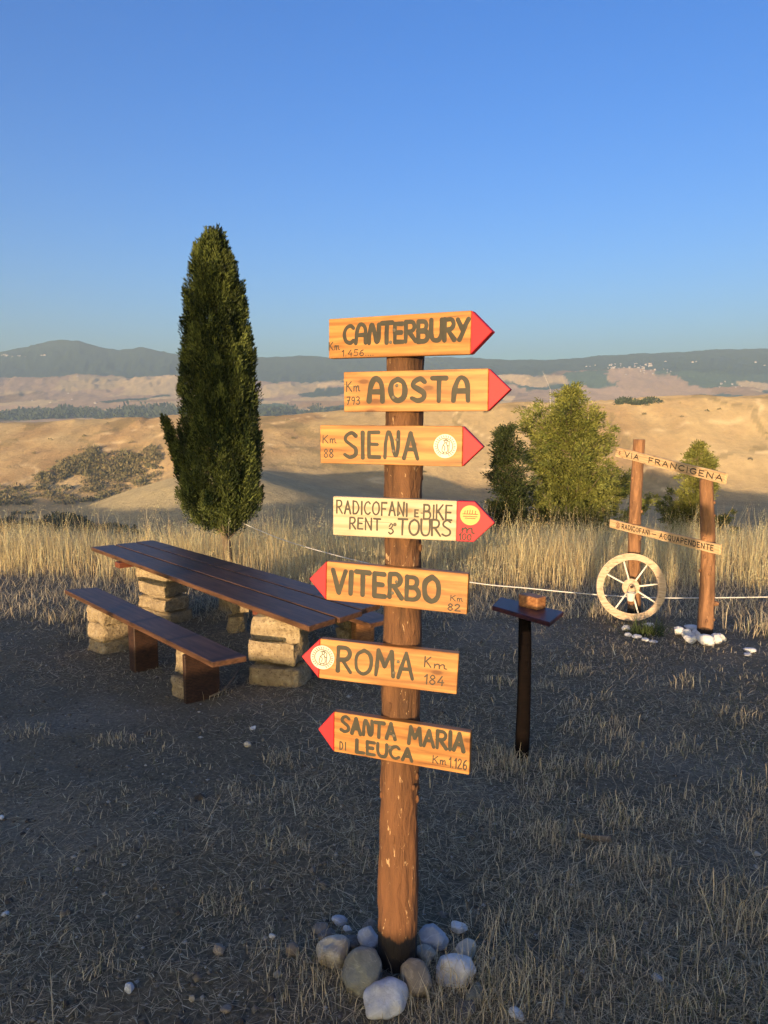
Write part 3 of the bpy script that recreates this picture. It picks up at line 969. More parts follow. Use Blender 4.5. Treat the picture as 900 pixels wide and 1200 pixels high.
# ------------------------------------------------------------------ stroke lettering (hand painted)
def S(*p): return ('s', p)       # smooth stroke
def L(*p): return ('l', p)       # straight stroke
GL = {
 'A': (.62, [L((0, 0), (.30, 1), (.60, 0)), L((.12, .36), (.48, .36))]),
 'a': (.66, [S((0, 0), (.06, .6), (.22, .97), (.42, .97), (.58, .7), (.62, 0)), L((.06, .42), (.6, .42))]),
 'B': (.56, [L((0, 0), (0, 1)), S((0, 1), (.36, .98), (.46, .78), (.34, .57), (0, .53)), S((0, .53), (.42, .50), (.55, .26), (.40, .03), (0, 0))]),
 'C': (.58, [S((.56, .86), (.38, 1), (.12, .86), (0, .5), (.12, .13), (.38, 0), (.58, .14))]),
 'D': (.58, [L((0, 0), (0, 1)), S((0, 1), (.35, .93), (.57, .5), (.35, .06), (0, 0))]),
 'E': (.48, [L((.46, 1), (0, 1), (0, 0), (.48, 0)), L((0, .52), (.38, .52))]),
 'F': (.48, [L((.48, 1), (0, 1), (0, 0)), L((0, .52), (.38, .52))]),
 'G': (.64, [S((.58, .86), (.38, 1), (.12, .86), (0, .5), (.12, .13), (.38, 0), (.58, .14), (.6, .42)), L((.38, .44), (.62, .44))]),
 'I': (.06, [L((.03, 0), (.03, 1))]),
 'K': (.56, [L((0, 0), (0, 1)), L((.5, 1), (.02, .46)), L((.14, .56), (.56, 0))]),
 'L': (.46, [L((0, 1), (0, 0), (.46, 0))]),
 'M': (.74, [L((0, 0), (.08, 1), (.36, .36), (.64, 1), (.74, 0))]),
 'm': (.62, [S((0, .55), (.02, .2), (.0, 0)), S((0, .3), (.12, .55), (.24, .5), (.27, 0)), S((.27, .3), (.40, .56), (.52, .5), (.54, .1), (.66, .02))]),
 'N': (.60, [L((0, 0), (.02, 1), (.56, 0), (.60, 1))]),
 'n': (.60, [S((0, 0), (.03, .6), (.14, 1), (.3, .7), (.44, .1), (.56, .15), (.60, .6), (.60, 1))]),
 'O': (.66, [S((.33, 1), (.08, .82), (0, .5), (.08, .16), (.33, 0), (.58, .16), (.66, .5), (.58, .84), (.33, 1))]),
 'P': (.52, [L((0, 0), (0, 1)), S((0, 1), (.38, .97), (.52, .74), (.38, .5), (0, .46))]),
 'Q': (.66, [S((.33, 1), (.08, .82), (0, .5), (.08, .16), (.33, 0), (.58, .16), (.66, .5), (.58, .84), (.33, 1)), L((.4, .25), (.68, -.08))]),
 'R': (.56, [L((0, 0), (0, 1)), S((0, 1), (.38, .98), (.50, .76), (.36, .53), (0, .48)), L((.18, .49), (.56, 0))]),
 'S': (.56, [S((.54, .88), (.34, 1), (.10, .88), (.06, .68), (.28, .52), (.50, .36), (.50, .12), (.24, 0), (0, .10))]),
 'T': (.62, [L((0, 1), (.62, 1)), L((.31, 1), (.29, 0))]),
 'U': (.58, [S((0, 1), (.0, .4), (.1, .08), (.29, 0), (.48, .08), (.58, .4), (.58, 1))]),
 'V': (.60, [L((0, 1), (.28, 0), (.60, 1))]),
 'Y': (.58, [L((0, 1), (.28, .48), (.58, 1)), S((.40, .68), (.24, .26), (.10, 0))]),
 '0': (.50, [S((.25, 1), (.04, .8), (0, .5), (.05, .16), (.25, 0), (.45, .16), (.5, .5), (.45, .84), (.25, 1))]),
 '1': (.22, [L((0, .74), (.2, 1), (.2, 0))]),
 '2': (.50, [S((.02, .78), (.2, 1), (.42, .88), (.40, .6), (.15, .25), (0, 0)), L((0, 0), (.52, .02))]),
 '3': (.46, [S((.02, .9), (.24, 1), (.42, .82), (.30, .58), (.14, .53)), S((.14, .53), (.38, .48), (.46, .22), (.26, 0), (0, .08))]),
 '4': (.50, [L((.34, 1), (0, .34), (.52, .34)), L((.38, .6), (.38, 0))]),
 '5': (.46, [L((.44, 1), (.08, 1), (.04, .56)), S((.04, .56), (.26, .64), (.46, .40), (.36, .08), (0, .04))]),
 '6': (.46, [S((.40, .96), (.14, .74), (0, .34), (.1, .03), (.32, .02), (.46, .26), (.32, .5), (.06, .36))]),
 '7': (.48, [L((0, .98), (.48, 1), (.14, 0)), L((.1, .5), (.42, .54))]),
 '8': (.46, [S((.23, .54), (.04, .74), (.23, 1), (.42, .76), (.23, .54), (0, .26), (.23, 0), (.46, .26), (.23, .54))]),
 '9': (.46, [S((.42, .66), (.2, .48), (.02, .7), (.2, 1), (.42, .84), (.42, .5), (.28, 0))]),
 '.': (.05, [L((.02, .0), (.03, .04))]),
 '-': (.34, [L((0, .45), (.34, .45))]),
 'e': (.42, [S((.02, .45), (.40, .5), (.32, .78), (.1, .72), (.0, .38), (.16, .04), (.42, .14))]),
 '&': (.46, [S((.06, .72), (.22, 1), (.4, .84), (.2, .52), (.08, .5)), S((.08, .5), (.34, .44), (.46, .18), (.2, -.06), (.02, .1))]),
 ' ': (.30, []),
}
def ribbon(P2, w, y, hgt, var=0.0, seed=0):
    """raised brush stroke on the plane y (front = -y): half-ellipse section with rounded ends"""
    P2 = np.asarray(P2, float)
    T = np.gradient(P2, axis=0); T /= np.linalg.norm(T, axis=1)[:, None] + 1e-9
    Nn = np.stack([-T[:, 1], T[:, 0]], -1)
    hw = w / 2
    Pp, Hh, Nv = [], [], []
    for a in (80, 50, 20):
        f = math.radians(a); Pp.append(P2[0] - T[0] * hw * math.sin(f)); Hh.append(math.cos(f)); Nv.append(Nn[0])
    for p, n in zip(P2, Nn): Pp.append(p); Hh.append(1); Nv.append(n)
    for a in (20, 50, 80):
        f = math.radians(a); Pp.append(P2[-1] + T[-1] * hw * math.sin(f)); Hh.append(math.cos(f)); Nv.append(Nn[-1])
    V = []
    sec = [(-1, -.6), (-.97, .7), (-.4, 1), (.4, 1), (.97, .7), (1, -.6)]
    vw = 1 + var * vnoise(np.stack([np.array(Pp)[:, 0] * 45, np.array(Pp)[:, 1] * 45, np.zeros(len(Pp)) + seed * 3.7], -1), 7)
    for p, h_, n, w_ in zip(Pp, Hh, Nv, vw):
        h_ = h_ * w_
        for a, b in sec:
            c = p + n * a * hw * h_
            V.append((c[0], y - b * hgt * (h_ if b > 0 else 1), c[1]))
    m, Fc = len(sec), []
    for i in range(len(Pp) - 1):
        for j in range(m - 1):
            Fc.append((i * m + j, i * m + j + 1, (i + 1) * m + j + 1, (i + 1) * m + j))
    return np.array(V), Fc

def dense(pts, step):
    pts = np.array(pts, float); out = [pts[0]]
    for a, b in zip(pts[:-1], pts[1:]):
        n = max(1, int(np.linalg.norm(b - a) / step))
        for k in range(1, n + 1): out.append(a + (b - a) * k / n)
    return np.array(out)

_ci = [0]
def text_strokes(text, x0, x1, z0, z1, w, y=0.0, gap=.24, jit=.02, seed=1, slope=0.0):
    """fit a line of text into x0..x1, z0..z1 (local x,z); w = brush width"""
    r = random.Random(seed)
    tot = sum(GL[c][0] for c in text) + gap * (len(text) - 1)
    ins = w / 2
    sx_ = (x1 - x0 - 2 * ins) / tot
    parts, cx = [], 0
    for c in text:
        wd, st = GL[c]
        hz_ = z1 - z0 - 2 * ins
        dz, rot, hs = r.uniform(-jit, jit) * hz_, r.uniform(-jit, jit), 1 + r.uniform(-jit, jit) * 1.5
        st2 = []
        for typ, p in st:                                   # straight strokes with corners are painted stroke by stroke
            st2 += [(typ, p)] if typ == 's' else [('l', (a_, b_)) for a_, b_ in zip(p[:-1], p[1:])]
        for typ, p in st2:
            p = [((cx + a + (b - .5) * rot) * sx_, b * hz_ * hs + dz) for a, b in p]
            P = catmull(p, 6) if typ == 's' and len(p) > 2 else dense(p, .02)
            P = P + np.array([x0 + ins, z0 + ins])
            P[:, 1] += (P[:, 0] - x0) * slope
            _ci[0] += 1
            q_ = np.stack([P[:, 0] * 60, P[:, 1] * 60, 0 * P[:, 0] + _ci[0]], -1)
            P = P + np.stack([vnoise(q_, 3), vnoise(q_, 4)], -1) * w * .06
            parts.append(ribbon(P, w * r.uniform(.92, 1.08), y, min(.0004, w * .15) + .00005 * (_ci[0] % 5), .22, _ci[0]))
        cx += wd + gap
    return parts

def disc(cx, cz, rad, y0, y1, seg=40):
    a = [(cx + rad * math.cos(2 * math.pi * k / seg), cz + rad * math.sin(2 * math.pi * k / seg)) for k in range(seg)]
    return prism(a, y0, y1, 0)

def circle_pts(cx, cz, rad, a0=0, a1=360, n=30):
    return np.array([(cx + rad * math.cos(math.radians(a)), cz + rad * math.sin(math.radians(a))) for a in np.linspace(a0, a1, n)])

def pilgrim(cx, cz, s, y):
    """round pilgrim-route badge: ring of tick lettering and a walker with staff, as thin strokes"""
    w = s * .065
    P = [circle_pts(cx, cz, s * .66)]
    for a in range(0, 360, 14):
        if 250 < a < 290: continue
        P.append(np.array([(cx + s * q_ * math.cos(math.radians(a + (q_ - .8) * 20)), cz + s * q_ * math.sin(math.radians(a))) for q_ in (.76, .82, .88)]))
    body = [[(-.05, .42), (.08, .50), (.18, .40), (.10, .28), (-.04, .32), (-.05, .42)], [(-.16, .47), (.10, .56), (.30, .40)],
            [(.02, .28), (-.18, .05), (-.26, -.42), (-.02, -.5), (.22, -.42), (.20, .0), (.10, .27)], [(.14, .10), (.34, .0)], [(.36, .42), (.34, -.2), (.32, -.55)],
            [(-.10, -.5), (-.16, -.6)], [(.10, -.48), (.16, -.6)], [(-.16, .1), (-.02, -.1), (-.06, -.36)]]
    for b in body: P.append(catmull([(cx + a * s, cz + b_ * s) for a, b_ in b], 5))
    return [ribbon(p_, w, y, .0003) for p_ in P]

# ------------------------------------------------------------------ signpost
base = np.array([.040, 2.029, gz1(.04, 2.029)])
base[2] = -.005
axis = np.array([.015, 0, 1.806])
SIGN = thing("signpost", base, "rustic bark signpost with seven painted wooden arrow boards in the foreground", "signpost")
zz = np.linspace(-.12, 1.84, 260)
pp = base + axis * (zz / 1.806)[:, None]
wobx = fbm(xyz(zz * 2.1, 0 * zz, 5.), 61, 2) * .004
pp[:, 0] += wobx
V, Fc = tube(pp, .0575 - .0095 * zz / 1.9 + .0012 * np.sin(zz * 9), 64, .0055, (16, 60), 3)
rk = np.random.default_rng(8)
parts = [(V, Fc)]
for i in range(46):                                     # flakes of bark and knots, most of them down the right edge
    z = rk.uniform(.12, 1.75); a = rk.normal(.35, .5) if i % 3 else rk.uniform(-3.1, .5)
    rr_ = .0575 - .0095 * z / 1.9
    c = base + axis * (z / 1.806) + np.array([math.cos(a), math.sin(a) * .9 - .1, 0]) * (rr_ * .97)
    vv = ICO2[0] * np.array([rk.uniform(.003, .007), rk.uniform(.003, .007), rk.uniform(.006, .018)])
    vv = vv + vnoise(vv * 300 + i, i)[:, None] * .002 + c
    parts.append((vv, ICO2[1]))
V, Fc = join(parts)
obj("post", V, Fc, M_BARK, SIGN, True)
def prad(z): return .057 - .010 * z / 1.9

TH = .023
def sign_board(name_label, yaw, roll, z, Lx, R, hh, tip, mat=M_BOARD, straight=None):
    c = base + axis * (z / 1.806)
    n = np.array([math.sin(yaw), -math.cos(yaw), 0])
    c = c + n * (prad(z) + .020)
    left = tip < 0
    a, b = (-Lx, straight if straight is not None else R)
    o = from_bm("direction_board", prism([(a, -hh), (b, -hh), (b, hh), (a, hh)], 0, TH), mat, None, local=True)
    o.parent = SIGN
    o.location = Vector(c) - SIGN.location
    o.rotation_euler = (0, -roll, yaw)
    o['label'] = name_label
    e = .0006
    if left: poly = [(a - e, hh), (a - e, -hh), (tip, 0)]
    elif straight is not None: poly = [(b + e, -hh), (R, -hh), (tip, 0), (R, hh), (b + e, hh)]
    else: poly = [(b + e, -hh), (tip, 0), (b + e, hh)]
    t = from_bm("arrow_tip", prism(poly, -.0004, TH - .0004), M_RED, o, local=True)
    t['label'] = "red painted arrow point"
    # two nail heads where the board is fixed to the post
    for zz_ in (-.3, .28):
        bmn = bmesh.new()
        bmesh.ops.create_icosphere(bmn, subdivisions=2, radius=.0048, matrix=Matrix.Translation((.004 if zz_ > 0 else -.006, -.0002, zz_ * hh)) @ Matrix.Diagonal((1, .22, 1, 1)))
        from_bm("screw_head", bmn, M_STICKINK, o, True, local=True)
    def fx(f): return a + f * (b - a)
    def fz(f): return -hh + f * 2 * hh
    def put(name, mat_, *lines):
        ps = []
        for (txt, x0, x1, z0, z1, w, *rest) in lines:
            k = rest[0] if rest else {}
            ps += text_strokes(txt, fx(x0), fx(x1), fz(z0), fz(z1), w * 2 * hh, 0.0, **k)
        V, Fc = join(ps)
        return obj(name, V, Fc, mat_, o, False, local=True)
    def sticker(f, fzc, fr_, y=-.0009, mat_=M_STICK):
        s_ = from_bm("round_sticker", disc(fx(f), fz(fzc), fr_ * 2 * hh, y, .004), mat_, o, local=True)
        return s_, fx(f), fz(fzc), fr_ * 2 * hh
    return o, put, sticker, fx, fz

o, put, stk, fx, fz = sign_board("honey coloured board reading CANTERBURY, red point to the right", -.5044, -.0103, 1.8077, .1956, .215, .052, .2704)
put("lettering", M_PAINT, ("CanTERBURY", .105, 1.0, .30, .87, .118, dict(gap=.17, jit=.03, seed=2, slope=-.005)))
put("distance_lettering", M_INK, ("Km", .0, .085, .20, .42, .028), ("1.456....", .10, .34, .035, .21, .026))
o, put, stk, fx, fz = sign_board("honey coloured board reading AOSTA, red point to the right", -.3698, .0028, 1.6673, .1458, .2443, .0521, .2997)
put("lettering", M_PAINT, ("aOSTa", .17, .895, .2, .86, .13, dict(gap=.32, jit=.02, seed=5)))
put("distance_lettering", M_INK, ("Km", .018, .12, .50, .77, .03), ("793", .018, .12, .17, .39, .03))
o, put, stk, fx, fz = sign_board("lighter honey board reading SIENA with a round white sticker", -.3379, -.0016, 1.5279, .2143, .1784, .0511, .2324)
put("lettering", M_PAINT, ("SIEnA", .168, .715, .13, .87, .105, dict(gap=.26, jit=.02, seed=4)))
put("distance_lettering", M_INK, ("Km", .018, .12, .52, .75, .03), ("88", .025, .10, .14, .39, .03))
s_, sx1, sz1, sr = stk(.886, .5, .297)
V, Fc = join(pilgrim(sx1, sz1, sr, -.0009)); obj("pilgrim_badge", V, Fc, M_STICKINK, s_, True, local=True)
o, put, stk, fx, fz = sign_board("pale cream board with an e-bike rental text and wide red point", -.2338, -.0108, 1.3357, .1768, .2028, .0526, .2553, M_PALE, straight=.157)
put("lettering", M_INK, ("RADICOFANI", .025, .615, .55, .92, .046, dict(gap=.26, seed=6, jit=.03)), ("E", .665, .705, .55, .76, .04), ("-", .715, .735, .62, .72, .03),
    ("BIKE", .735, .97, .50, .90, .05, dict(gap=.22, jit=.02)), ("RENT", .135, .40, .17, .50, .045, dict(jit=.03)), ("&", .455, .505, .10, .38, .04), ("TOURS", .53, .965, .08, .54, .055, dict(gap=.16, jit=.03, seed=8)))
s_, sx1, sz1, sr = stk(1.105, .66, .245, -.0014, M_ORANGE)
P_ = [dense([(sx1 - sr * .75, sz1 + sr * .12), (sx1 + sr * .75, sz1 + sr * .12)], .004), dense([(sx1 - sr * .7, sz1 - sr * .12), (sx1 + sr * .7, sz1 - sr * .12)], .004), dense([(sx1 - sr * .5, sz1 - sr * .3), (sx1 + sr * .5, sz1 - sr * .3)], .004)]
for q_ in (-.55, -.3, -.05, .2, .5): P_.append(np.array([(sx1 + q_ * sr, sz1 + sr * .14), (sx1 + (q_ + .04) * sr, sz1 + sr * (.34 + .2 * (1 - abs(q_))))]))
V, Fc = join([ribbon(p_, sr * .07, -.0014, .0003) for p_ in P_]); obj("skyline_print", V, Fc, M_INK, s_, True, local=True)
V, Fc = join(text_strokes("m", fx(1.04), fx(1.14), fz(.20), fz(.45), .0035, -.0004) + text_strokes("100", fx(1.02), fx(1.12), fz(.03), fz(.21), .003, -.0004))
obj("red_part_lettering", V, Fc, M_PAINT, o, True, local=True)
o, put, stk, fx, fz = sign_board("honey coloured board reading VITERBO, red point to the left", -.2923, -.0285, 1.1507, .1953, .1961, .0539, -.2462)
put("lettering", M_PAINT, ("VITERBO", .033, .823, .165, .87, .125, dict(gap=.23, jit=.03, seed=9)))
put("distance_lettering", M_INK, ("Km", .885, .97, .30, .45, .025), ("82", .868, .957, .05, .24, .028))
o, put, stk, fx, fz = sign_board("honey coloured board reading ROMA with a white sticker at its red left point", -.1991, -.0468, .9307, .2155, .1659, .0564, -.2675)
put("lettering", M_PAINT, ("ROMA", .123, .70, .20, .90, .10, dict(gap=.22, jit=.02, seed=3)))
put("distance_lettering", M_INK, ("K", .76, .815, .58, .86, .034), ("m", .83, .92, .575, .73 + .05, .03), ("184", .765, .91, .16, .42, .034))
s_, sx1, sz1, sr = stk(.022, .54, .30)
V, Fc = join(pilgrim(sx1, sz1, sr, -.0009)); obj("pilgrim_badge", V, Fc, M_STICKINK, s_, True, local=True)
o, put, stk, fx, fz = sign_board("lowest honey board reading SANTA MARIA DI LEUCA, red point to the left", -.3349, -.0153, .7204, .1719, .2168, .0588, -.2212)
put("lettering", M_PAINT, ("SAnTA", .042, .482, .50, .97, .095, dict(gap=.2, jit=.03, seed=12)), ("MARIA", .553, .975, .48, .97, .095, dict(gap=.2, jit=.03, seed=13)),
    ("DI", .042, .096, .07, .29, .032, dict(gap=.5)), ("LEUCA", .165, .606, .05, .43, .088, dict(gap=.24, jit=.03, seed=14)))
put("distance_lettering", M_INK, ("Km", .74, .84, .13, .33, .026), ("1.126", .856, .985, .10, .36, .028))

# ------------------------------------------------------------------ stones
def stone(px, py, w, h, kind, label, group, seed, cat="stone", flat=.8, sink=.2, Y=None):
    g = ground(px, py + h * .32)
    m = g[1] / F * 1.02
    r = np.random.default_rng(seed)
    th = math.atan2(H - g[2], g[1])
    bq = r.uniform(.75, 1.0)
    a = w * m / 2
    c = math.sqrt(max((h * m / 2) ** 2 - (bq * a * math.sin(th)) ** 2, (.42 * h * m / 2) ** 2)) / math.cos(th)
    V = ICO3[0].copy()
    d = 1.04 + .42 * fbm(V * 1.1 + seed, seed, 2) + .09 * fbm(V * 3.2 + seed, seed + 3, 4)
    # a few worn flats
    for k in range(5 if seed % 3 else 9):
        nrm = r.normal(size=3); nrm /= np.linalg.norm(nrm)
        dd = (V * d[:, None]) @ nrm
        lim = r.uniform(.78, .98) if seed % 3 else r.uniform(.55, .85)
        d = np.where(dd > lim, d * (lim / np.maximum(dd, 1e-6)) ** (.55 if seed % 3 else .95), d)
    V = V * d[:, None] * np.array([a * 1.04, a * bq * 1.1, c * .98])
    zr = r.uniform(-.5, .5); ca, sa = math.cos(zr), math.sin(zr)
    V = V @ np.array([[ca, -sa * .5, 0], [sa, ca, 0], [0, 0, 1]]).T
    o = obj("stone", V, ICO3[1], ROCKS[kind], None, True, local=True)
    o.location = (g[0], g[1], g[2] + c * (1 - sink))
    o.rotation_euler = (r.uniform(-.15, .15), r.uniform(-.25, .25), 0)
    return tag(o, label, cat, group)
G1 = "stones around the signpost foot"
for i, q_ in enumerate([
    (452.7, 1166, 52, 42, 'white', "rounded white stone in front of the signpost foot, the nearest of the ring"),
    (424, 1137, 54, 50, 'grey', "large smooth grey green stone left of the signpost foot"),
    (430, 1102, 28, 25, 'bluish', "pale bluish stone tucked between the big grey stone and the post"),
    (489, 1148, 44, 40, 'brown', "large grey brown stone just right of the signpost foot"),
    (532, 1135, 48, 35, 'white', "large white flattened stone right of the signpost foot"),
    (507, 1100, 38, 32, 'bluish', "angular bluish grey slab behind the right side of the post"),
    (499, 1118, 24, 20, 'beige', "small beige stone between the post and the bluish slab"),
    (544, 1115, 28, 24, 'beige', "rough beige stone behind the large white right hand stone"),
    (538.5, 1086, 23, 18, 'white', "pointed white stone at the back right of the ring"),
    (390, 1117, 37, 34, 'beige', "round veined beige stone at the left of the ring"),
    (410, 1107, 21, 17, 'dark', "small dark stone above the big grey green stone"),
    (387, 1100, 28, 17, 'dark', "flat dark stone behind the round veined stone"),
    (398, 1082, 19, 12, 'bluish', "small bluish white stone at the back left of the ring"),
    (408, 1093, 10, 8, 'white', "tiny white pebble between the back left stones"),
    (432, 1087, 24, 14, 'brown', "flat brown stone directly behind the post's left side"),
    (376, 1089, 21, 13, 'brown', "grassy brown stone at the far left back of the ring"),
    (343, 1116, 17, 15, 'dark', "lone dark brown stone left of the ring"),
    (556, 1164, 30, 24, 'grey', "grey stone half hidden by dry grass right of the ring"),
    (545, 1180, 26, 18, 'dark', "dark stone under the grass at the right front of the ring")]):
    stone(*q_[:5], q_[5], G1, 100 + i, sink=.42)
G2 = "pebbles scattered on the bare ground"
for i, q_ in enumerate([
    (604, 1187, 19, 13, 'white', "small white stone at the lower right of the signpost ring"),
    (770, 1147, 12, 10, 'bluish', "pale pebble lying alone in the right foreground"),
    (657, 1190, 10, 7, 'grey', "grey pebble near the bottom edge right of the white stone"),
    (257, 1113, 15, 12, 'brown', "brown pebble on the bare ground left of the signpost"),
    (319, 1098, 8, 8, 'white', "small white pebble left of the signpost stones"),
    (152, 1160, 11, 12, 'bluish', "bluish pebble in the lower left foreground"),
    (266, 1184, 13, 9, 'brown', "flat brown pebble near the bottom edge on the left"),
    (225, 1170, 9, 8, 'beige', "beige pebble between the two lower left pebbles"),
    (6, 1068, 8, 6, 'white', "white pebble at the left edge of the foreground"),
    (290, 873, 9, 7, 'beige', "pale pebble in front of the near bench end"),
    (297, 852, 8, 5, 'white', "whitish chip close below the front table pier"),
    (50, 848, 7, 5, 'grey', "grey pebble on the path at the far left"),
    (2, 958, 6, 6, 'white', "white chip at the left edge of the path"),
    (886, 1002, 11, 6, 'beige', "pale flat pebble at the right edge")]):
    stone(*q_[:5], q_[5], G2, 200 + i, "pebble", sink=.25)
G3 = "white stones around the right gate post"
for i, q_ in enumerate([
    (795, 741, 15, 13, "rounded white stone at the left end of the gate post ring"),
    (805, 744, 14, 11, "white stone second from the left in the gate post ring"),
    (818, 743, 15, 11, "white stone touching the left side of the right gate post"),
    (811, 751, 16, 12, "low white stone at the front left of the gate post ring"),
    (827, 753, 21, 16, "largest white stone in front of the right gate post"),
    (838, 751, 13, 13, "white stone right of the largest gate post stone"),
    (844, 748, 13, 12, "white stone at the right end of the gate post ring"),
    (812, 736, 18, 7, "flat white stone behind the gate post ring")]):
    stone(*q_[:4], 'white', q_[4], G3, 300 + i, sink=.25)
G4 = "small white stones edging the plant below the wheel"
for i, q_ in enumerate([
    (734, 737, 12, 7, "white stone at the left end of the edging below the wheel"),
    (736, 745, 8, 5, "tiny white stone second from left in the wheel edging"),
    (746, 747, 11, 5, "white stone left of the green tuft below the wheel"),
    (756.5, 751, 10, 5, "white stone in front of the green tuft"),
    (766, 753, 9, 4, "small white stone at the right end of the wheel edging"),
    (760, 733, 11, 5, "whitish stone behind the green tuft at the wheel")]):
    stone(*q_[:4], 'white', q_[4], G4, 330 + i, sink=.2)
G5 = "flat stones at the right edge"
for i, q_ in enumerate([(878, 764, 13, 6, 'white', "upper flat pale stone lying right of the gate"), (875, 769, 12, 5, 'bluish', "lower flat bluish stone lying right of the gate")]):
    stone(*q_[:5], q_[5], G5, 350 + i, sink=.1)

# ------------------------------------------------------------------ picnic table and benches
DV = np.array([-.653, .757]); NV = np.array([.757, .653])          # along the table (away), across it (to the right)
def v3(p, z): return np.array([p[0], p[1], z])
def plank(name, A, B, C_, D_, zt_, th, mat, parent, sag=0, bev=.006):
    """A,B near corners, C_,D_ far corners (2D)"""
    lo = [v3(A, zt_ - th), v3(B, zt_ - th), v3(D_, zt_ - th), v3(C_, zt_ - th)]
    hi = [v3(A, zt_), v3(B, zt_), v3(D_, zt_), v3(C_, zt_)]
    # own axes, so that the grain runs along the plank
    ang = math.atan2(C_[1] - A[1], C_[0] - A[0])
    cen = sum(lo) / 4
    R_ = np.array([[math.cos(-ang), -math.sin(-ang), 0], [math.sin(-ang), math.cos(-ang), 0], [0, 0, 1]])
    bm = bm_hull8([(R_ @ (q - cen)) for q in lo + hi], bev, 2)
    o = from_bm(name, bm, mat, None, local=True)
    o.parent = parent
    o.location = Vector(cen) - wloc(parent)
    o.rotation_euler = (0, 0, ang)
    return o
TA, TB = np.array([-.449, 4.366]), np.array([-.02, 4.90])
TC, TD = np.array([-2.809, 7.10]), np.array([-2.335, 7.49])
ZT = .35
TABLE = thing("picnic_table", v3((TA + TD) / 2, gz1(*((TA + TD) / 2))), "long dark plank picnic table resting on stacked tufa stone piers", "table")
def lerp(a, b, t): return a + (b - a) * t
cuts = [(0, .348, .0), (.372, .69, .035), (.714, 1.0, -.01)]
for a, b, dl in cuts:
    sh = -DV * dl * .6
    plank("plank", lerp(TA, TB, a) + sh, lerp(TA, TB, b) + sh, lerp(TC, TD, a) + sh * .5, lerp(TC, TD, b) + sh * .5, ZT + (.002 if dl else 0), .036, M_TABLE, TABLE)
for f in (.19, .80):
    a = lerp(TA, TC, f) + NV * (.05 if f < .5 else -.035); b = lerp(TB, TD, f) + NV * .03
    plank("crossbeam", a - DV * .05, a + DV * .05, b - DV * .05, b + DV * .05, ZT - .037, .05, M_REDWOOD, TABLE)
def stack(parent, cx, cy, ang, lx, ly, z0, z1, n, seed, mat=M_TUFA, part="pier"):
    """pier of n rough stone blocks; first block is the pier mesh, the others its sub-parts"""
    r = np.random.default_rng(seed)
    pe = None
    hgt = (z1 - z0) / n
    for i in range(n):
        a = ang + r.uniform(-.10, .10)
        ex = np.array([math.cos(a), math.sin(a)]) * lx / 2 * r.uniform(.92, 1.06)
        ey = np.array([-math.sin(a), math.cos(a)]) * ly / 2 * r.uniform(.92, 1.06)
        c = np.array([cx + r.uniform(-.018, .018), cy + r.uniform(-.015, .015), z0 + i * hgt])
        bm = box_bm(c, ex, ey, hgt - .004, bev=min(.034, hgt * .30), seg=2, cuts=6, rough=.021, seed=seed * 5 + i)
        if pe is None:
            pe = from_bm(part, bm, mat, parent, True)
        else:
            from_bm("stone_block", bm, mat, pe, True)
    return pe
# near pier: under the front edge
pL, pR = ground(288, 798), ground(353, 805)
mid = (pL + pR) / 2
ang = math.atan2(pR[1] - pL[1], pR[0] - pL[0])
stack(TABLE, mid[0] - math.sin(ang) * .13, mid[1] + math.cos(ang) * .13, ang, .36, .27, mid[2] - .04, ZT - .038, 3, 5)
p0 = ground(186, 728); mz = gz1(p0[0], p0[1])
stack(TABLE, p0[0] + .03, p0[1] + .12, -.55, .40, .30, mz - .03, ZT - .088, 4, 8)
p1 = ground(276, 740); mz = gz1(p1[0], p1[1])
stack(TABLE, p1[0] + .02, p1[1] + .05, .2, .16, .16, mz - .03, ZT - .037, 3, 11)

# left bench
BA, BB, BC, BD = np.array([-.975, 4.123]), np.array([-.800, 4.235]), np.array([-2.572, 5.916]), np.array([-2.344, 6.00])
ZB = .21
BENCH = thing("bench", v3((BA + BD) / 2, gz1(*((BA + BD) / 2))), "low dark plank bench on tufa blocks at the left side of the table", "bench", "benches of the picnic table")
plank("seat", BA, BB, BC, BD, ZB, .034, M_TABLE, BENCH)
bd = (BC - BA) / np.linalg.norm(BC - BA); bn = np.array([-bd[1], bd[0]]) * -1.0
if bn[0] < 0: bn = -bn
kc = ground(218, 822)[:2]                                # near corner of the near support
z0 = gz1(*kc) - .03
ctr = kc + bd * .115 + bn * .10
ang = math.atan2(bd[1], bd[0])
stack(BENCH, ctr[0], ctr[1], ang, .19, .19, z0, ZB - .034, 2, 21)
pc = kc - bd * .006 + bn * .105
from_bm("end_board", box_bm(v3(pc, z0), bd * .016, bn * .115, ZB - .034 - z0, .003), M_DARKWOOD, BENCH)
lc = ground(160, 786)[:2] + bn * .07 + bd * .03
z0 = gz1(*lc) - .03
from_bm("leg", box_bm(v3(lc, z0), bd * .05, bn * .085, ZB - .034 - z0, .004), M_DARKWOOD, BENCH)
fc = ground(116, 766)[:2] + bd * .05 + bn * .11
z0 = gz1(*fc) - .03
stack(BENCH, fc[0], fc[1], ang + .1, .26, .25, z0, ZB - .034, 3, 27)

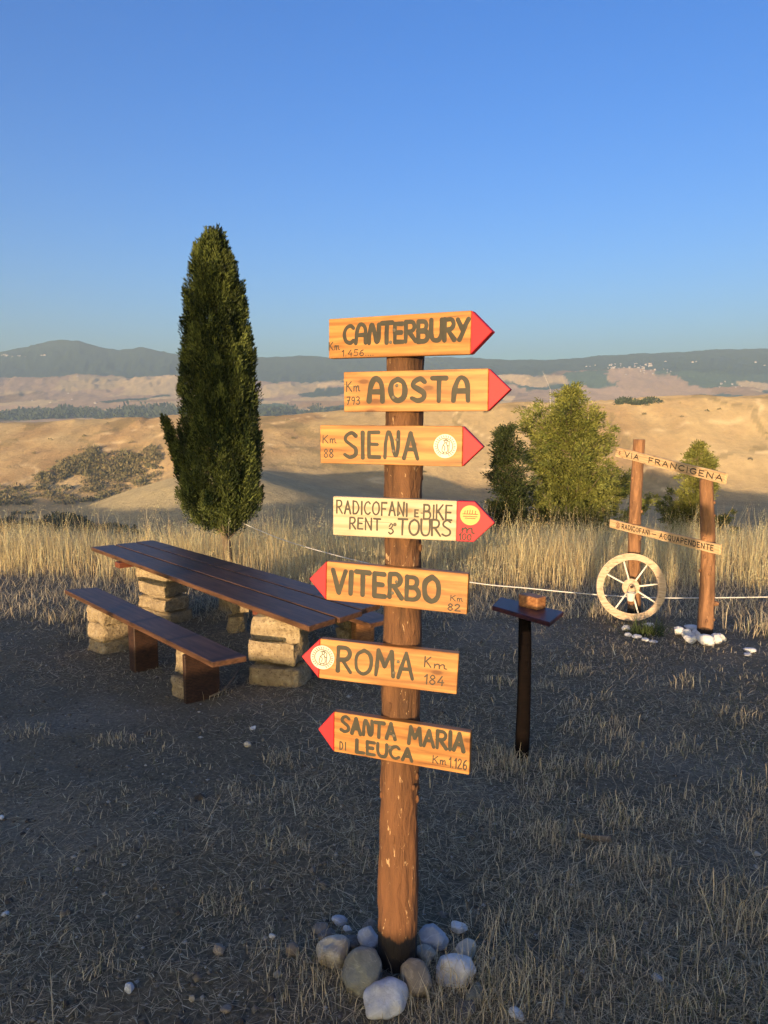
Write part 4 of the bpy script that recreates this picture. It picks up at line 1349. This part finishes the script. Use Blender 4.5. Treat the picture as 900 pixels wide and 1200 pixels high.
# right bench, behind the table
ZR = .10
RA = at_z(434, 731, ZR)[:2]
RB = RA + NV * .24
RC, RD = RA + DV * 2.6, RB + DV * 2.6
BENCH2 = thing("bench", v3((RA + RD) / 2, gz1(*((RA + RD) / 2))), "low dark plank bench mostly hidden behind the table and the signpost", "bench", "benches of the picnic table")
plank("seat", RA, RB, RC, RD, ZR, .034, M_TABLE, BENCH2)
kc = ground(411, 756)[:2]; z0 = gz1(*kc) - .03
ctr = kc + DV * .11 + NV * .10
stack(BENCH2, ctr[0], ctr[1], math.atan2(DV[1], DV[0]), .21, .19, z0, ZR - .034, 2, 33)
from_bm("end_log", box_bm(v3(kc - DV * .03 + NV * .10, z0), DV * .03, NV * .10, ZR - .034 - z0, .02, seg=2, cuts=2, rough=.004, seed=3), M_BLOCKWOOD, BENCH2, True)
fc = RA + DV * 2.2 + NV * .12; z0 = gz1(*fc) - .03
stack(BENCH2, fc[0], fc[1], math.atan2(DV[1], DV[0]), .22, .2, z0, ZR - .034, 2, 36)

# ------------------------------------------------------------------ small stand with sloping board and wooden block
g = ground(611, 889)
STAND = thing("wooden_stand", g, "slim dark post with a small purple brown tilted board on top", "stand")
top = np.array([.712, 3.70, .60])
pp = np.array([g + [0, 0, -.1], g * .5 + top * .5 + [.006, 0, 0], top])
pc = catmull(pp, 8)
V, Fc = tube(pc, np.linspace(.036, .032, len(pc)), 12, .003, (6, 20), 6)
obj("post", V, Fc, M_SHADEWOOD, STAND, True)
cs = [at_z(576.5, 711.5, .618), at_z(644, 729, .618), at_z(660.5, 717.5, .618), at_z(586.5, 702, .618)]
ca = np.array(cs)[:, :2]
tilt = lambda q: .605 + (q[1] - ca[:, 1].min()) * .03
plk = bm_hull8([v3(q, tilt(q) - .012) for q in ca] + [v3(q, tilt(q) + .012) for q in ca], .003)
M_PLUM = mat_plank("plum stained board", (.035, .012, .02), (.075, .024, .032), (.02, .008, .012), .4, 1.5)
from_bm("board", plk, M_PLUM, STAND)
bc = at_z(619, 712, .625)
exb = (ca[1] - ca[0]); exb /= np.linalg.norm(exb); eyb = np.array([-exb[1], exb[0]])
BLK = from_bm("wooden_block", box_bm(v3(bc[:2] + eyb * .03, .6225), exb * .062, eyb * .036, .064, .008, seg=2), M_BLOCKWOOD)
tag(BLK, "squared warm brown wooden block sitting on the tilted board of the stand", "block")

# ------------------------------------------------------------------ gate of two posts and two lettered boards
gr = ground(828, 747); gl = ground(742.5, 722)
YR, YL = gr[1], gl[1]
tr = at_y(828.5, 561, YR); tl = at_y(748, 515, YL)
GATE = thing("gateway_sign", (gl + gr) / 2, "rustic frame of two bark posts carrying two long hand lettered boards", "sign")
def gpost(b, t, r0, r1, seed):
    b = b + np.array([0, 0, -.12])
    zz = np.linspace(0, 1, 60)[:, None]
    P = b + (t - b) * zz
    P[:, 0] += .012 * np.sin(zz[:, 0] * 5 + seed)
    V, Fc = tube(P, np.linspace(r0, r1, 60), 22, .006, (7, 22), seed)
    parts = [(V, Fc)]
    r = np.random.default_rng(seed)
    for i in range(9):
        f = r.uniform(.15, .95); c = b + (t - b) * f; a = r.uniform(-3.1, 0)
        rad = r0 + (r1 - r0) * f
        vv = ICO2[0] * np.array([.012, .012, .016]) + c + np.array([math.cos(a), math.sin(a), 0]) * rad
        parts.append((vv, ICO2[1]))
    return join(parts)
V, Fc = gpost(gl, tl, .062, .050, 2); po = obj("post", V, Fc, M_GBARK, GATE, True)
V, Fc = gpost(gr, tr, .064, .052, 5)
kb = gr + (tr - gr) * .22
V2 = ICO2[0] * np.array([.03, .025, .022]) + kb + np.array([.068, -.01, 0])
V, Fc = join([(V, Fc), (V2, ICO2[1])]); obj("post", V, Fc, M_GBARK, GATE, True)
def gate_board(pl, pr_, p_a, p_b, hh, text, x0, x1, wgt, emblem, label):
    """pl/pr_: photo points where it crosses the posts; p_a/p_b its end x; a straight board nailed across both posts"""
    A = at_y(*pl, YL - .085); B = at_y(*pr_, YR - .085)
    d = B - A
    def solve(px):
        lo, hi = -2.0, 3.0
        for k in range(60):
            m = (lo + hi) / 2; q = A + d * m - np.array([0, 0, H])
            x = 450 + F * q[0] / (q[1] * CP - q[2] * SP)
            lo, hi = (m, hi) if x < px else (lo, m)
        return A + d * m
    P0, P1 = solve(p_a), solve(p_b)
    c = (P0 + P1) / 2; dv = P1 - P0; Ln = np.linalg.norm(dv)
    yaw = math.atan2(dv[1], dv[0]); roll = math.asin(dv[2] / Ln)
    n = 14
    r = random.Random(len(text))
    xs = np.linspace(-Ln / 2, Ln / 2, n)
    poly = [(x, -hh * r.uniform(.92, 1.05)) for x in xs] + [(x, hh * r.uniform(.92, 1.05)) for x in xs[::-1]]
    o = from_bm("board", prism(poly, 0, .022, .0015), M_GBOARD, None, local=True)
    o.parent = GATE; o.location = Vector(c) - wloc(GATE); o.rotation_euler = (0, -roll, yaw); o['label'] = label
    fx = lambda f: -Ln / 2 + f * Ln
    for (t_, a, b) in text:
        V, Fc = join(text_strokes(t_, fx(a), fx(b), -hh * .62, hh * .62, wgt, 0.0, gap=.30, jit=.03, seed=len(t_)))
        obj("lettering", V, Fc, M_INK, o, False, local=True)
    if emblem:
        ps = [ribbon(circle_pts(fx(emblem), 0, hh * .62), .006, 0, .001)] if emblem > .08 else []
        ps += [ribbon(catmull([(fx(emblem) + a * hh, b * hh) for a, b in q_], 4), .006, 0, .0008) for q_ in [[(-.1, .3), (.15, .35), (.1, .1), (-.1, .2)], [(0, .1), (-.25, -.3), (.25, -.35), (.05, .1)]]]
        V, Fc = join(ps); obj("emblem", V, Fc, M_REDWOOD, o, True, local=True)
gate_board((746, 535.5), (830, 556.5), 721.3, 849.5, .042, [("VIA", .10, .25), ("FRANCIGENA", .345, .985)], 0, 1, .010, .045, "upper board reading VIA FRANCIGENA")
gate_board((741.5, 619.8), (829.5, 641), 714.3, 843.3, .040, [("RADICOFANI", .13, .41), ("-", .43, .47), ("ACQUAPENDENTE", .50, .955)], 0, 1, .0085, .09, "lower board reading RADICOFANI - ACQUAPENDENTE")

# ------------------------------------------------------------------ old wheel leaning on the left gate post, with a cup hanging on its hub
RW = .300
wb = ground(740, 726)
WY = YL - .16
lean = .30
wc = at_y(739.3, 688, WY - .05)
WHEEL = thing("cart_wheel", wc - np.array([0, 0, RW]), "weathered pale cart wheel with thin white spokes leaning on the left gate post", "wheel")
Rm_ = Euler((-lean * .7, 0, -.12)).to_matrix()
def wl(p): return np.array(Rm_ @ Vector(p)) + wc
a0, a1 = math.radians(188), math.radians(188 - 312 - 0)    # gap between about 188 and 236 degrees
angs = np.linspace(0, 2 * math.pi, 97)[:-1]
V, Fc = [], []
for a in angs:
    wv = .031 + .003 * math.sin(a * 3 + 1)
    for (rr_, yy) in ((RW, -.02), (RW, .02), (RW - 2 * wv, .02), (RW - 2 * wv, -.02)):
        V.append(wl((rr_ * math.cos(a), yy, rr_ * math.sin(a))))
n = len(angs)
for i in range(n):
    j = (i + 1) % n
    for k_ in range(4): Fc.append((i * 4 + k_, i * 4 + (k_ + 1) % 4, j * 4 + (k_ + 1) % 4, j * 4 + k_))
obj("rim", np.array(V), Fc, M_WHEEL, WHEEL)
for a in (8, 55, 105, -32, -75, -125, 152):
    a = math.radians(a)
    V, Fc = tube([wl((.045 * math.cos(a), -.002, .045 * math.sin(a))), wl(((RW - .04) * math.cos(a), -.002, (RW - .04) * math.sin(a)))], [.0085, .0075], 8)
    obj("spoke", V, Fc, M_WHITE, WHEEL, True)
bmh = bmesh.new()
bmesh.ops.create_cone(bmh, cap_ends=True, segments=32, radius1=.078, radius2=.074, depth=.03)
bmesh.ops.bevel(bmh, geom=[e_ for e_ in bmh.edges if e_.calc_face_angle(0) > 1], offset=.006, segments=2, affect='EDGES')
bmesh.ops.rotate(bmh, verts=bmh.verts, matrix=Matrix.Rotation(math.pi / 2, 3, 'X'))
bmesh.ops.rotate(bmh, verts=bmh.verts, matrix=Rm_)
bmesh.ops.translate(bmh, verts=bmh.verts, vec=Vector(wl((0, 0, 0))))
from_bm("hub", bmh, M_WHEEL, WHEEL)
V, Fc = tube([wl((0, -.01, 0)), wl((0, -.075, .004))], [.012, .010], 10)
obj("axle_pin", V, Fc, M_DARKWOOD, WHEEL, True)
cupc = wl((-.012, -.065, -.062))
prof_c = [(.0, 0), (.026, 0), (.030, .006), (.039, .072), (.041, .075), (.038, .075), (.034, .062), (.026, .010), (0, .009)]
V, Fc, sg = [], [], 24
for (rr_, z_) in prof_c:
    for k_ in range(sg): V.append(cupc + np.array([max(rr_, 1e-4) * math.cos(2 * math.pi * k_ / sg), max(rr_, 1e-4) * math.sin(2 * math.pi * k_ / sg), z_ - .06]))
for i in range(len(prof_c) - 1):
    for k_ in range(sg): Fc.append((i * sg + k_, i * sg + (k_ + 1) % sg, (i + 1) * sg + (k_ + 1) % sg, (i + 1) * sg + k_))
CUP = thing("cup", cupc + np.array([0, 0, -.06]), "small white cup hanging at the hub of the leaning wheel", "cup")
obj("bowl", np.array(V), Fc, M_WHITE, CUP, True)
V, Fc = tube(catmull([cupc + [-.036, 0, .01], cupc + [-.02, .0, .07], cupc + [.012, .02, .085], cupc + [.03, 0, .06], cupc + [.036, 0, .01]], 6), .0025, 8)
obj("wire_handle", V, Fc, M_STICKINK, CUP, True)

# ------------------------------------------------------------------ rope
rp = [at_y(268, 604, YC - .07), at_y(285, 613, YC - .1), at_y(304, 621.5, YC - .3), at_y(345, 637, YC - .6), at_y(433, 660.5, YC - 1.1), at_y(549, 682, 7.75), at_y(620, 689.5, 7.3), at_y(700, 697, 7.15), at_y(770, 700.5, 7.1), at_y(840, 700.5, 7.05), at_y(930, 699, 7.0), at_y(1010, 697, 6.95)]
rp = catmull(rp, 10)
V, Fc = tube(rp, .0062, 8)
tag(obj("rope", V, Fc, M_ROPE, None, True), "white rope strung from the cypress trunk past the wheel to the right edge", "rope")
e_ = rp[-1]
V, Fc = tube([[e_[0], e_[1], gz1(e_[0], e_[1]) - .1], [e_[0], e_[1], e_[2] + .06]], [.025, .022], 10)
tag(obj("stake", V, Fc, M_GBARK, None, True), "short wooden stake outside the right edge holding the rope end", "stake")

# ------------------------------------------------------------------ sticks
g = ground(695, 984)
P_ = catmull([ground(677, 980) + [0, 0, .012], g + [0, 0, .016], ground(716, 985) + [0, 0, .014]], 5)
V, Fc = tube(P_, np.linspace(.008, .013, len(P_)), 10, .002, (20, 20), 3)
tag(obj("stick", V, Fc, M_TRUNK, None, True), "short thick grey stick lying in the grass on the right", "stick")
P_ = catmull([ground(245, 817) + [0, 0, .01], ground(262, 812) + [0, 0, .03], ground(276, 800) + [0, 0, .07], ground(287, 787) + [0, 0, .10]], 6)
V, Fc = tube(P_, np.linspace(.008, .004, len(P_)), 8, .001, (20, 20), 4)
V2, F2 = tube(catmull([ground(262, 812) + [0, 0, .03], ground(256, 798) + [0, 0, .06], ground(251, 790) + [0, 0, .09]], 5), .004, 6)
V, Fc = join([(V, Fc), (V2, F2)])
tag(obj("branch", V, Fc, M_TRUNK, None, True), "thin forked fallen branch lying between bench and table pier", "branch")

# ------------------------------------------------------------------ grass
STRAW = np.array([(.70, .58, .38), (.54, .45, .30), (.36, .30, .20), (.27, .20, .115), (.19, .20, .08), (.82, .72, .52)])
def pick(n, p, v=.22):
    c = STRAW[RNG.choice(len(STRAW), n, p=p)]
    return np.clip(c * RNG.uniform(1 - v, 1 + v, (n, 1)), .01, .8)
def polar(n, d0, d1, u0=-.66, u1=.66, pw=0.0):
    t = RNG.random(n)
    y = d0 * (d1 / d0) ** t if pw == 0 else d0 + (d1 - d0) * t
    return RNG.uniform(u0, u1, n) * y, y
def onto(x, y, dz=0): return np.stack([x, y, GZ(x, y) + dz], -1)
def away(x, y):
    """False where a post or stone ring stands"""
    return ((x - .04) ** 2 + (y - 2.03) ** 2 > .06 ** 2)
# lying straw and chaff
x, y = polar(125000, .95, 8.2)
pn = fbm(xyz(x * 1.4, y * 1.4, .2), 51, 3)
bare = np.exp(-(((x + 1.3) / .7) ** 2 + ((y - 3.6) / 1.3) ** 2)) + np.exp(-(((x - 1.1) / .5) ** 2 + ((y - 3.2) / .25) ** 2))
kp = (RNG.random(len(x)) < np.clip(.62 + pn * 1.0 - bare * .5, .10, 1)) & away(x, y)
x, y = x[kp], y[kp]; n = len(x)
far_f = np.clip(y / 3.0, .8, 2.0)
V1, F1, C1 = blades(onto(x, y, .003), RNG.uniform(0, 6.28, n), RNG.normal(1.40, .16, n), RNG.uniform(.015, .07, n) * np.where(RNG.random(n) < .05, 2.8, 1), RNG.uniform(.0014, .0042, n) * far_f, RNG.normal(.1, .25, n), pick(n, [.18, .30, .28, .12, .05, .07]), pick(n, [.18, .30, .28, .12, .05, .07]))
tag(obj("dry_straw", V1, F1, M_BLADE, None, cols=C1), kind='stuff')
# gravel and crumbs of dry earth
x, y = polar(16000, .95, 7.5)
n = len(x); P = onto(x, y, .001)
OV = np.array([(1, 0, 0), (0, 1, 0), (-1, 0, 0), (0, -1, 0), (0, 0, .7), (0, 0, -.7)], float)
OF = np.array([(0, 1, 4), (1, 2, 4), (2, 3, 4), (3, 0, 4), (1, 0, 5), (2, 1, 5), (3, 2, 5), (0, 3, 5)])
sz = np.exp(RNG.normal(math.log(.0042), .5, n))
V1 = (P[:, None, :] + OV[None] * RNG.uniform(.6, 1.4, (n, 6, 3)) * sz[:, None, None]).reshape(-1, 3)
F1 = (np.arange(n)[:, None, None] * 6 + OF[None]).reshape(-1, 3)
c_ = np.array([(.12, .10, .08), (.2, .17, .13), (.28, .25, .21), (.48, .46, .42)])[RNG.choice(4, n, p=[.4, .33, .2, .07])] * RNG.uniform(.8, 1.2, (n, 1))
tag(obj("gravel", V1, F1, M_BLADE, None, cols=np.repeat(c_, 6, 0)), kind='stuff')
# short stubble and tufts standing on the trodden ground
x, y = polar(70000, .95, 8.4)
pn = fbm(xyz(x * 2.3, y * 2.3, .8), 57, 3) + .35 * np.clip((x + .3 * y - .2) / 2.0, -.8, .8)
bare = np.exp(-(((x + 1.3) / .7) ** 2 + ((y - 3.6) / 1.3) ** 2)) + np.exp(-(((x - 1.1) / .5) ** 2 + ((y - 3.2) / .25) ** 2))
kp = (RNG.random(len(x)) < np.clip(.18 + pn * 1.5 - bare, .02, 1)) & away(x, y)
x, y, pn = x[kp], y[kp], pn[kp]; n = len(x)
gr_ = fbm(xyz(x * .9, y * .9, 4.), 59, 2)
green = (RNG.random(n) < np.clip(.18 + gr_ * .9, .03, .6))[:, None]
cA = np.where(green, np.array([.10, .115, .045]) * RNG.uniform(.7, 1.4, (n, 1)), pick(n, [.25, .28, .2, .17, .05, .05]))
cB = np.where(green, np.array([.17, .17, .075]) * RNG.uniform(.7, 1.4, (n, 1)), pick(n, [.3, .25, .15, .1, .05, .15]))
V1, F1, C1 = blades(onto(x, y, -.004), RNG.uniform(0, 6.28, n), np.abs(RNG.normal(.80, .42, n)), RNG.uniform(.016, .048, n) * (1 + .7 * np.clip(pn, 0, 1)), RNG.uniform(.0014, .003, n) * np.clip(y / 3.2, .8, 1.8), np.abs(RNG.normal(.5, .4, n)), cA, cB)
tag(obj("short_grass", V1, F1, M_BLADE, None, cols=C1), kind='stuff')
# distinct dry tufts
tufts = [(598, 895, 70, .12), (648, 900, 55, .10), (585, 905, 40, .09), (560, 1160, 170, .13), (520, 1168, 130, .11), (500, 1185, 120, .10), (590, 1150, 90, .12), (380, 1140, 90, .09), (365, 1165, 110, .09), (345, 1125, 60, .08), (400, 1185, 90, .08),
         (870, 1085, 140, .15), (885, 1060, 110, .17), (890, 990, 90, .13), (640, 985, 90, .10), (636, 975, 60, .10), (730, 960, 90, .10), (780, 960, 80, .09), (690, 1010, 70, .09), (575, 1100, 80, .11), (575, 1180, 120, .14), (610, 1165, 80, .12),
         (860, 930, 80, .10), (800, 880, 80, .09), (740, 880, 60, .08), (715, 720, 90, .20), (705, 712, 90, .22), (888, 745, 70, .25), (893, 735, 60, .28), (240, 815, 60, .08), (330, 890, 60, .09), (100, 745, 70, .14), (75, 730, 70, .16), (330, 1000, 70, .07),
         (280, 1050, 80, .06), (250, 1060, 70, .06), (140, 1000, 60, .06), (120, 1140, 70, .06), (270, 930, 60, .07), (140, 870, 60, .07), (30, 860, 60, .07), (830, 1040, 90, .10), (755, 1010, 70, .09), (660, 1060, 80, .09), (700, 1130, 90, .08), (800, 1180, 90, .09)]
Ps, Ls = [], []
tufts += [(RNG.uniform(560, 900), RNG.uniform(780, 1190), 45, .085) for k in range(70)] + [(RNG.uniform(0, 430), RNG.uniform(840, 1190), 22, .05) for k in range(45)]
for (px, py, n, h_) in tufts:
    g = ground(px, py)
    rad = .035 + h_ * .30
    q_ = RNG.normal(size=(n, 2)) * rad
    Ps.append(np.stack([g[0] + q_[:, 0], g[1] + q_[:, 1]], -1)); Ls.append(RNG.uniform(.35, 1.0, n) * h_)
xy = np.vstack(Ps); Ls = np.concatenate(Ls); n = len(xy)
kp = away(xy[:, 0], xy[:, 1]); xy, Ls = xy[kp], Ls[kp]; n = len(xy)
V1, F1, C1 = blades(onto(xy[:, 0], xy[:, 1], -.004), RNG.uniform(0, 6.28, n), np.abs(RNG.normal(.32, .28, n)), Ls, RNG.uniform(.002, .0036, n) * np.clip(xy[:, 1] / 3.2, .8, 1.8), np.abs(RNG.normal(.5, .35, n)), pick(n, [.3, .25, .15, .15, .1, .05]), pick(n, [.4, .2, .1, .05, .08, .17]))
tag(obj("grass_tufts", V1, F1, M_BLADE, None, cols=C1), kind='stuff')
# tall dry oats along the crest
x, y = polar(64000, 7.4, 15.2, -.72, .72, 1)
edge = 8.1 + .55 * fbm(xyz(x * .8, 0 * x, .4), 63, 3) + np.where(x < -1.0, np.clip((-1.0 - x) * .22, 0, .7), 0)
pn = fbm(xyz(x * 1.1, y * 1.1, .3), 64, 3)
kp = (y > edge + RNG.exponential(.18, len(x)) - .15) & (RNG.random(len(x)) < np.clip(.75 + pn * .8, .15, 1))
x, y, pn = x[kp], y[kp], pn[kp]; n = len(x)
edge = edge[kp]
Lh = (.14 + .44 * RNG.beta(1.6, 1.5, n) + .16 * pn + .07 * fbm(xyz(x * 3.1, y * 3.1, .9), 66, 2)) * np.clip(.55 + (y - edge) * .5, .55, 1.0)
TALL = np.array([(.86, .67, .36), (.78, .58, .29), (.58, .42, .20), (.88, .74, .46), (.36, .27, .14)])
def pt(n, p): return np.clip(TALL[RNG.choice(5, n, p=p)] * RNG.uniform(.8, 1.2, (n, 1)), .02, .8)
Lh = np.where((RNG.random(n) < .035) & (y - edge > .25), RNG.uniform(.66, .92, n), Lh)
az = RNG.uniform(0, 6.28, n); le = np.abs(RNG.normal(.10, .13, n)); bd_ = np.abs(RNG.normal(.22, .25, n))
c1 = pt(n, [.3, .2, .1, .35, .05])
P = onto(x, y, -.01)
V1, F1, C1 = blades(P, az, le, Lh, RNG.uniform(.0025, .0048, n), bd_, pt(n, [.2, .3, .25, .05, .2]), c1)
# oat ears: small hanging spikelets at the tips
sel = RNG.random(n) < .22
m = sel.sum()
def dd(le, az): return np.stack([np.sin(le) * np.cos(az), np.sin(le) * np.sin(az), np.cos(le)], -1)
tip = P[sel] + dd(le[sel], az[sel]) * (Lh[sel] * .55)[:, None] + dd(le[sel] + bd_[sel], az[sel]) * (Lh[sel] * .45)[:, None]
E = 6
ep = np.repeat(tip, E, 0) + RNG.normal(size=(m * E, 3)) * np.array([.014, .014, .04]) - np.array([0, 0, .03])
ed = RNG.normal(size=(m * E, 3)) * .5 + np.array([0, 0, -.6])
V2, F2 = leaf_quads(ep, ed, .024, .006, 4)
C2 = np.repeat(np.repeat(np.clip(c1[sel] * .85, 0, .85), E, 0), 4, 0)
obj_tall = obj("tall_grass", np.vstack([V1, V2]), np.vstack([F1, F2 + len(V1)]), M_BLADE, None, cols=np.vstack([C1, C2]))
tag(obj_tall, kind='stuff')
# dry litter under the tall grass front edge
x, y = polar(26000, 6.6, 9.6, -.70, .70, 1)
n = len(x)
V1, F1, C1 = blades(onto(x, y, .0), RNG.uniform(0, 6.28, n), np.abs(RNG.normal(.9, .4, n)), RNG.uniform(.05, .16, n), RNG.uniform(.003, .005, n), RNG.normal(.3, .3, n), pick(n, [.35, .25, .12, .1, .03, .15]), pick(n, [.4, .25, .1, .05, .03, .17]))
tag(obj("grass_litter", V1, F1, M_BLADE, None, cols=C1), kind='stuff')
# the green plant below the wheel
g = ground(760, 745)
PL = thing("green_plant", g, "low tuft of green grassy leaves below the cart wheel", "plant")
n = 260
q_ = RNG.normal(size=(n, 2)) * np.array([.07, .045])
V1, F1, C1 = blades(onto(g[0] + q_[:, 0], g[1] + q_[:, 1], -.005), RNG.uniform(0, 6.28, n), np.abs(RNG.normal(.6, .35, n)), RNG.uniform(.08, .20, n), RNG.uniform(.004, .007, n), np.abs(RNG.normal(.5, .3, n)), np.tile([.05, .075, .025], (n, 1)) * RNG.uniform(.7, 1.3, (n, 1)), np.tile([.09, .12, .04], (n, 1)) * RNG.uniform(.7, 1.3, (n, 1)))
obj("leaves", V1, F1, M_BLADE, PL, cols=C1)

# ------------------------------------------------------------------ the person taking the picture: their shadow falls on the right gate post
PX, PYY = .08, -.42
pz = gz1(PX, PYY)
def person():
    T = thing("person", (PX, PYY, pz), "person in dark jacket and trousers standing behind the viewpoint holding up a phone", "person")
    J = {'pel': (0, 0, .86, .125), 'waist': (0, 0, 1.02, .12), 'chest': (0, .01, 1.22, .145), 'neckb': (0, 0, 1.38, .07), 'neck': (0, .01, 1.45, .05), 'headl': (0, .03, 1.55, .078), 'head': (0, .02, 1.66, .075),
         'shl': (-.17, 0, 1.34, .062), 'ell': (-.24, .10, 1.12, .045), 'wrl': (-.10, .32, 1.36, .03), 'hl': (-.055, .36, 1.42, .028),
         'shr': (.17, 0, 1.34, .062), 'elr': (.24, .10, 1.12, .045), 'wrr': (.10, .32, 1.36, .03), 'hr': (.055, .36, 1.42, .028),
         'hpl': (-.09, 0, .80, .095), 'knl': (-.13, .02, .45, .06), 'anl': (-.15, -.01, .08, .042), 'tol': (-.17, .13, .035, .035),
         'hpr': (.09, 0, .80, .095), 'knr': (.12, .02, .45, .06), 'anr': (.14, -.01, .08, .042), 'tor': (.16, .13, .035, .035)}
    E_ = [('pel', 'waist'), ('waist', 'chest'), ('chest', 'neckb'), ('neckb', 'neck'), ('neck', 'headl'), ('headl', 'head')]
    for q in 'lr':
        E_ += [('chest', 'sh' + q), ('sh' + q, 'el' + q), ('el' + q, 'wr' + q), ('wr' + q, 'h' + q), ('pel', 'hp' + q), ('hp' + q, 'kn' + q), ('kn' + q, 'an' + q), ('an' + q, 'to' + q)]
    ks = list(J)
    me = bpy.data.meshes.new("body")
    me.from_pydata([J[k][:3] for k in ks], [(ks.index(a), ks.index(b)) for a, b in E_], [])
    o = bpy.data.objects.new("body", me); link(o, T)
    m = o.modifiers.new("skin", 'SKIN'); m.use_smooth_shade = True
    for i, k in enumerate(ks):
        me.skin_vertices[0].data[i].radius = (J[k][3], J[k][3] * (.72 if k in ('pel', 'waist', 'chest') else 1))
        me.skin_vertices[0].data[i].use_root = (k == 'pel')
    o.modifiers.new("sub", 'SUBSURF').render_levels = 2
    N = Nodes("clothes and skin")
    tc = N.n('ShaderNodeTexCoord'); sp = N.n('ShaderNodeSeparateXYZ'); N.l(tc.outputs['Object'], sp.inputs[0])
    N.color(N.ramp(sp.outputs[2], [(.0, (.03, .03, .035)), (.1, (.05, .06, .09)), (.86, (.05, .06, .09)), (.87, (.04, .07, .06)), (.999, (.04, .07, .06))])); N.rough(.9)
    me.materials.append(N.m)
    hv_ = ICO3[0] * np.array([.092, .105, .085]); hv_ = hv_[:] + np.array([0, -.01, 1.69]); k_ = hv_[:, 2] > 1.60
    hf = [f for f in ICO3[1] if all(k_[i] for i in f)]
    h_ = obj("hair", hv_, hf, mat_flat("dark brown hair", (.03, .02, .014), .6), T, True, local=True)
    return T
person()
g = np.array([PX, PYY + .38, pz + 1.45])
PH = thing("phone", g, "black phone held up by the person behind the viewpoint", "phone")
from_bm("phone_body", box_bm(g, (.037, 0), (0, .004), .15, .003), M_INK, PH)
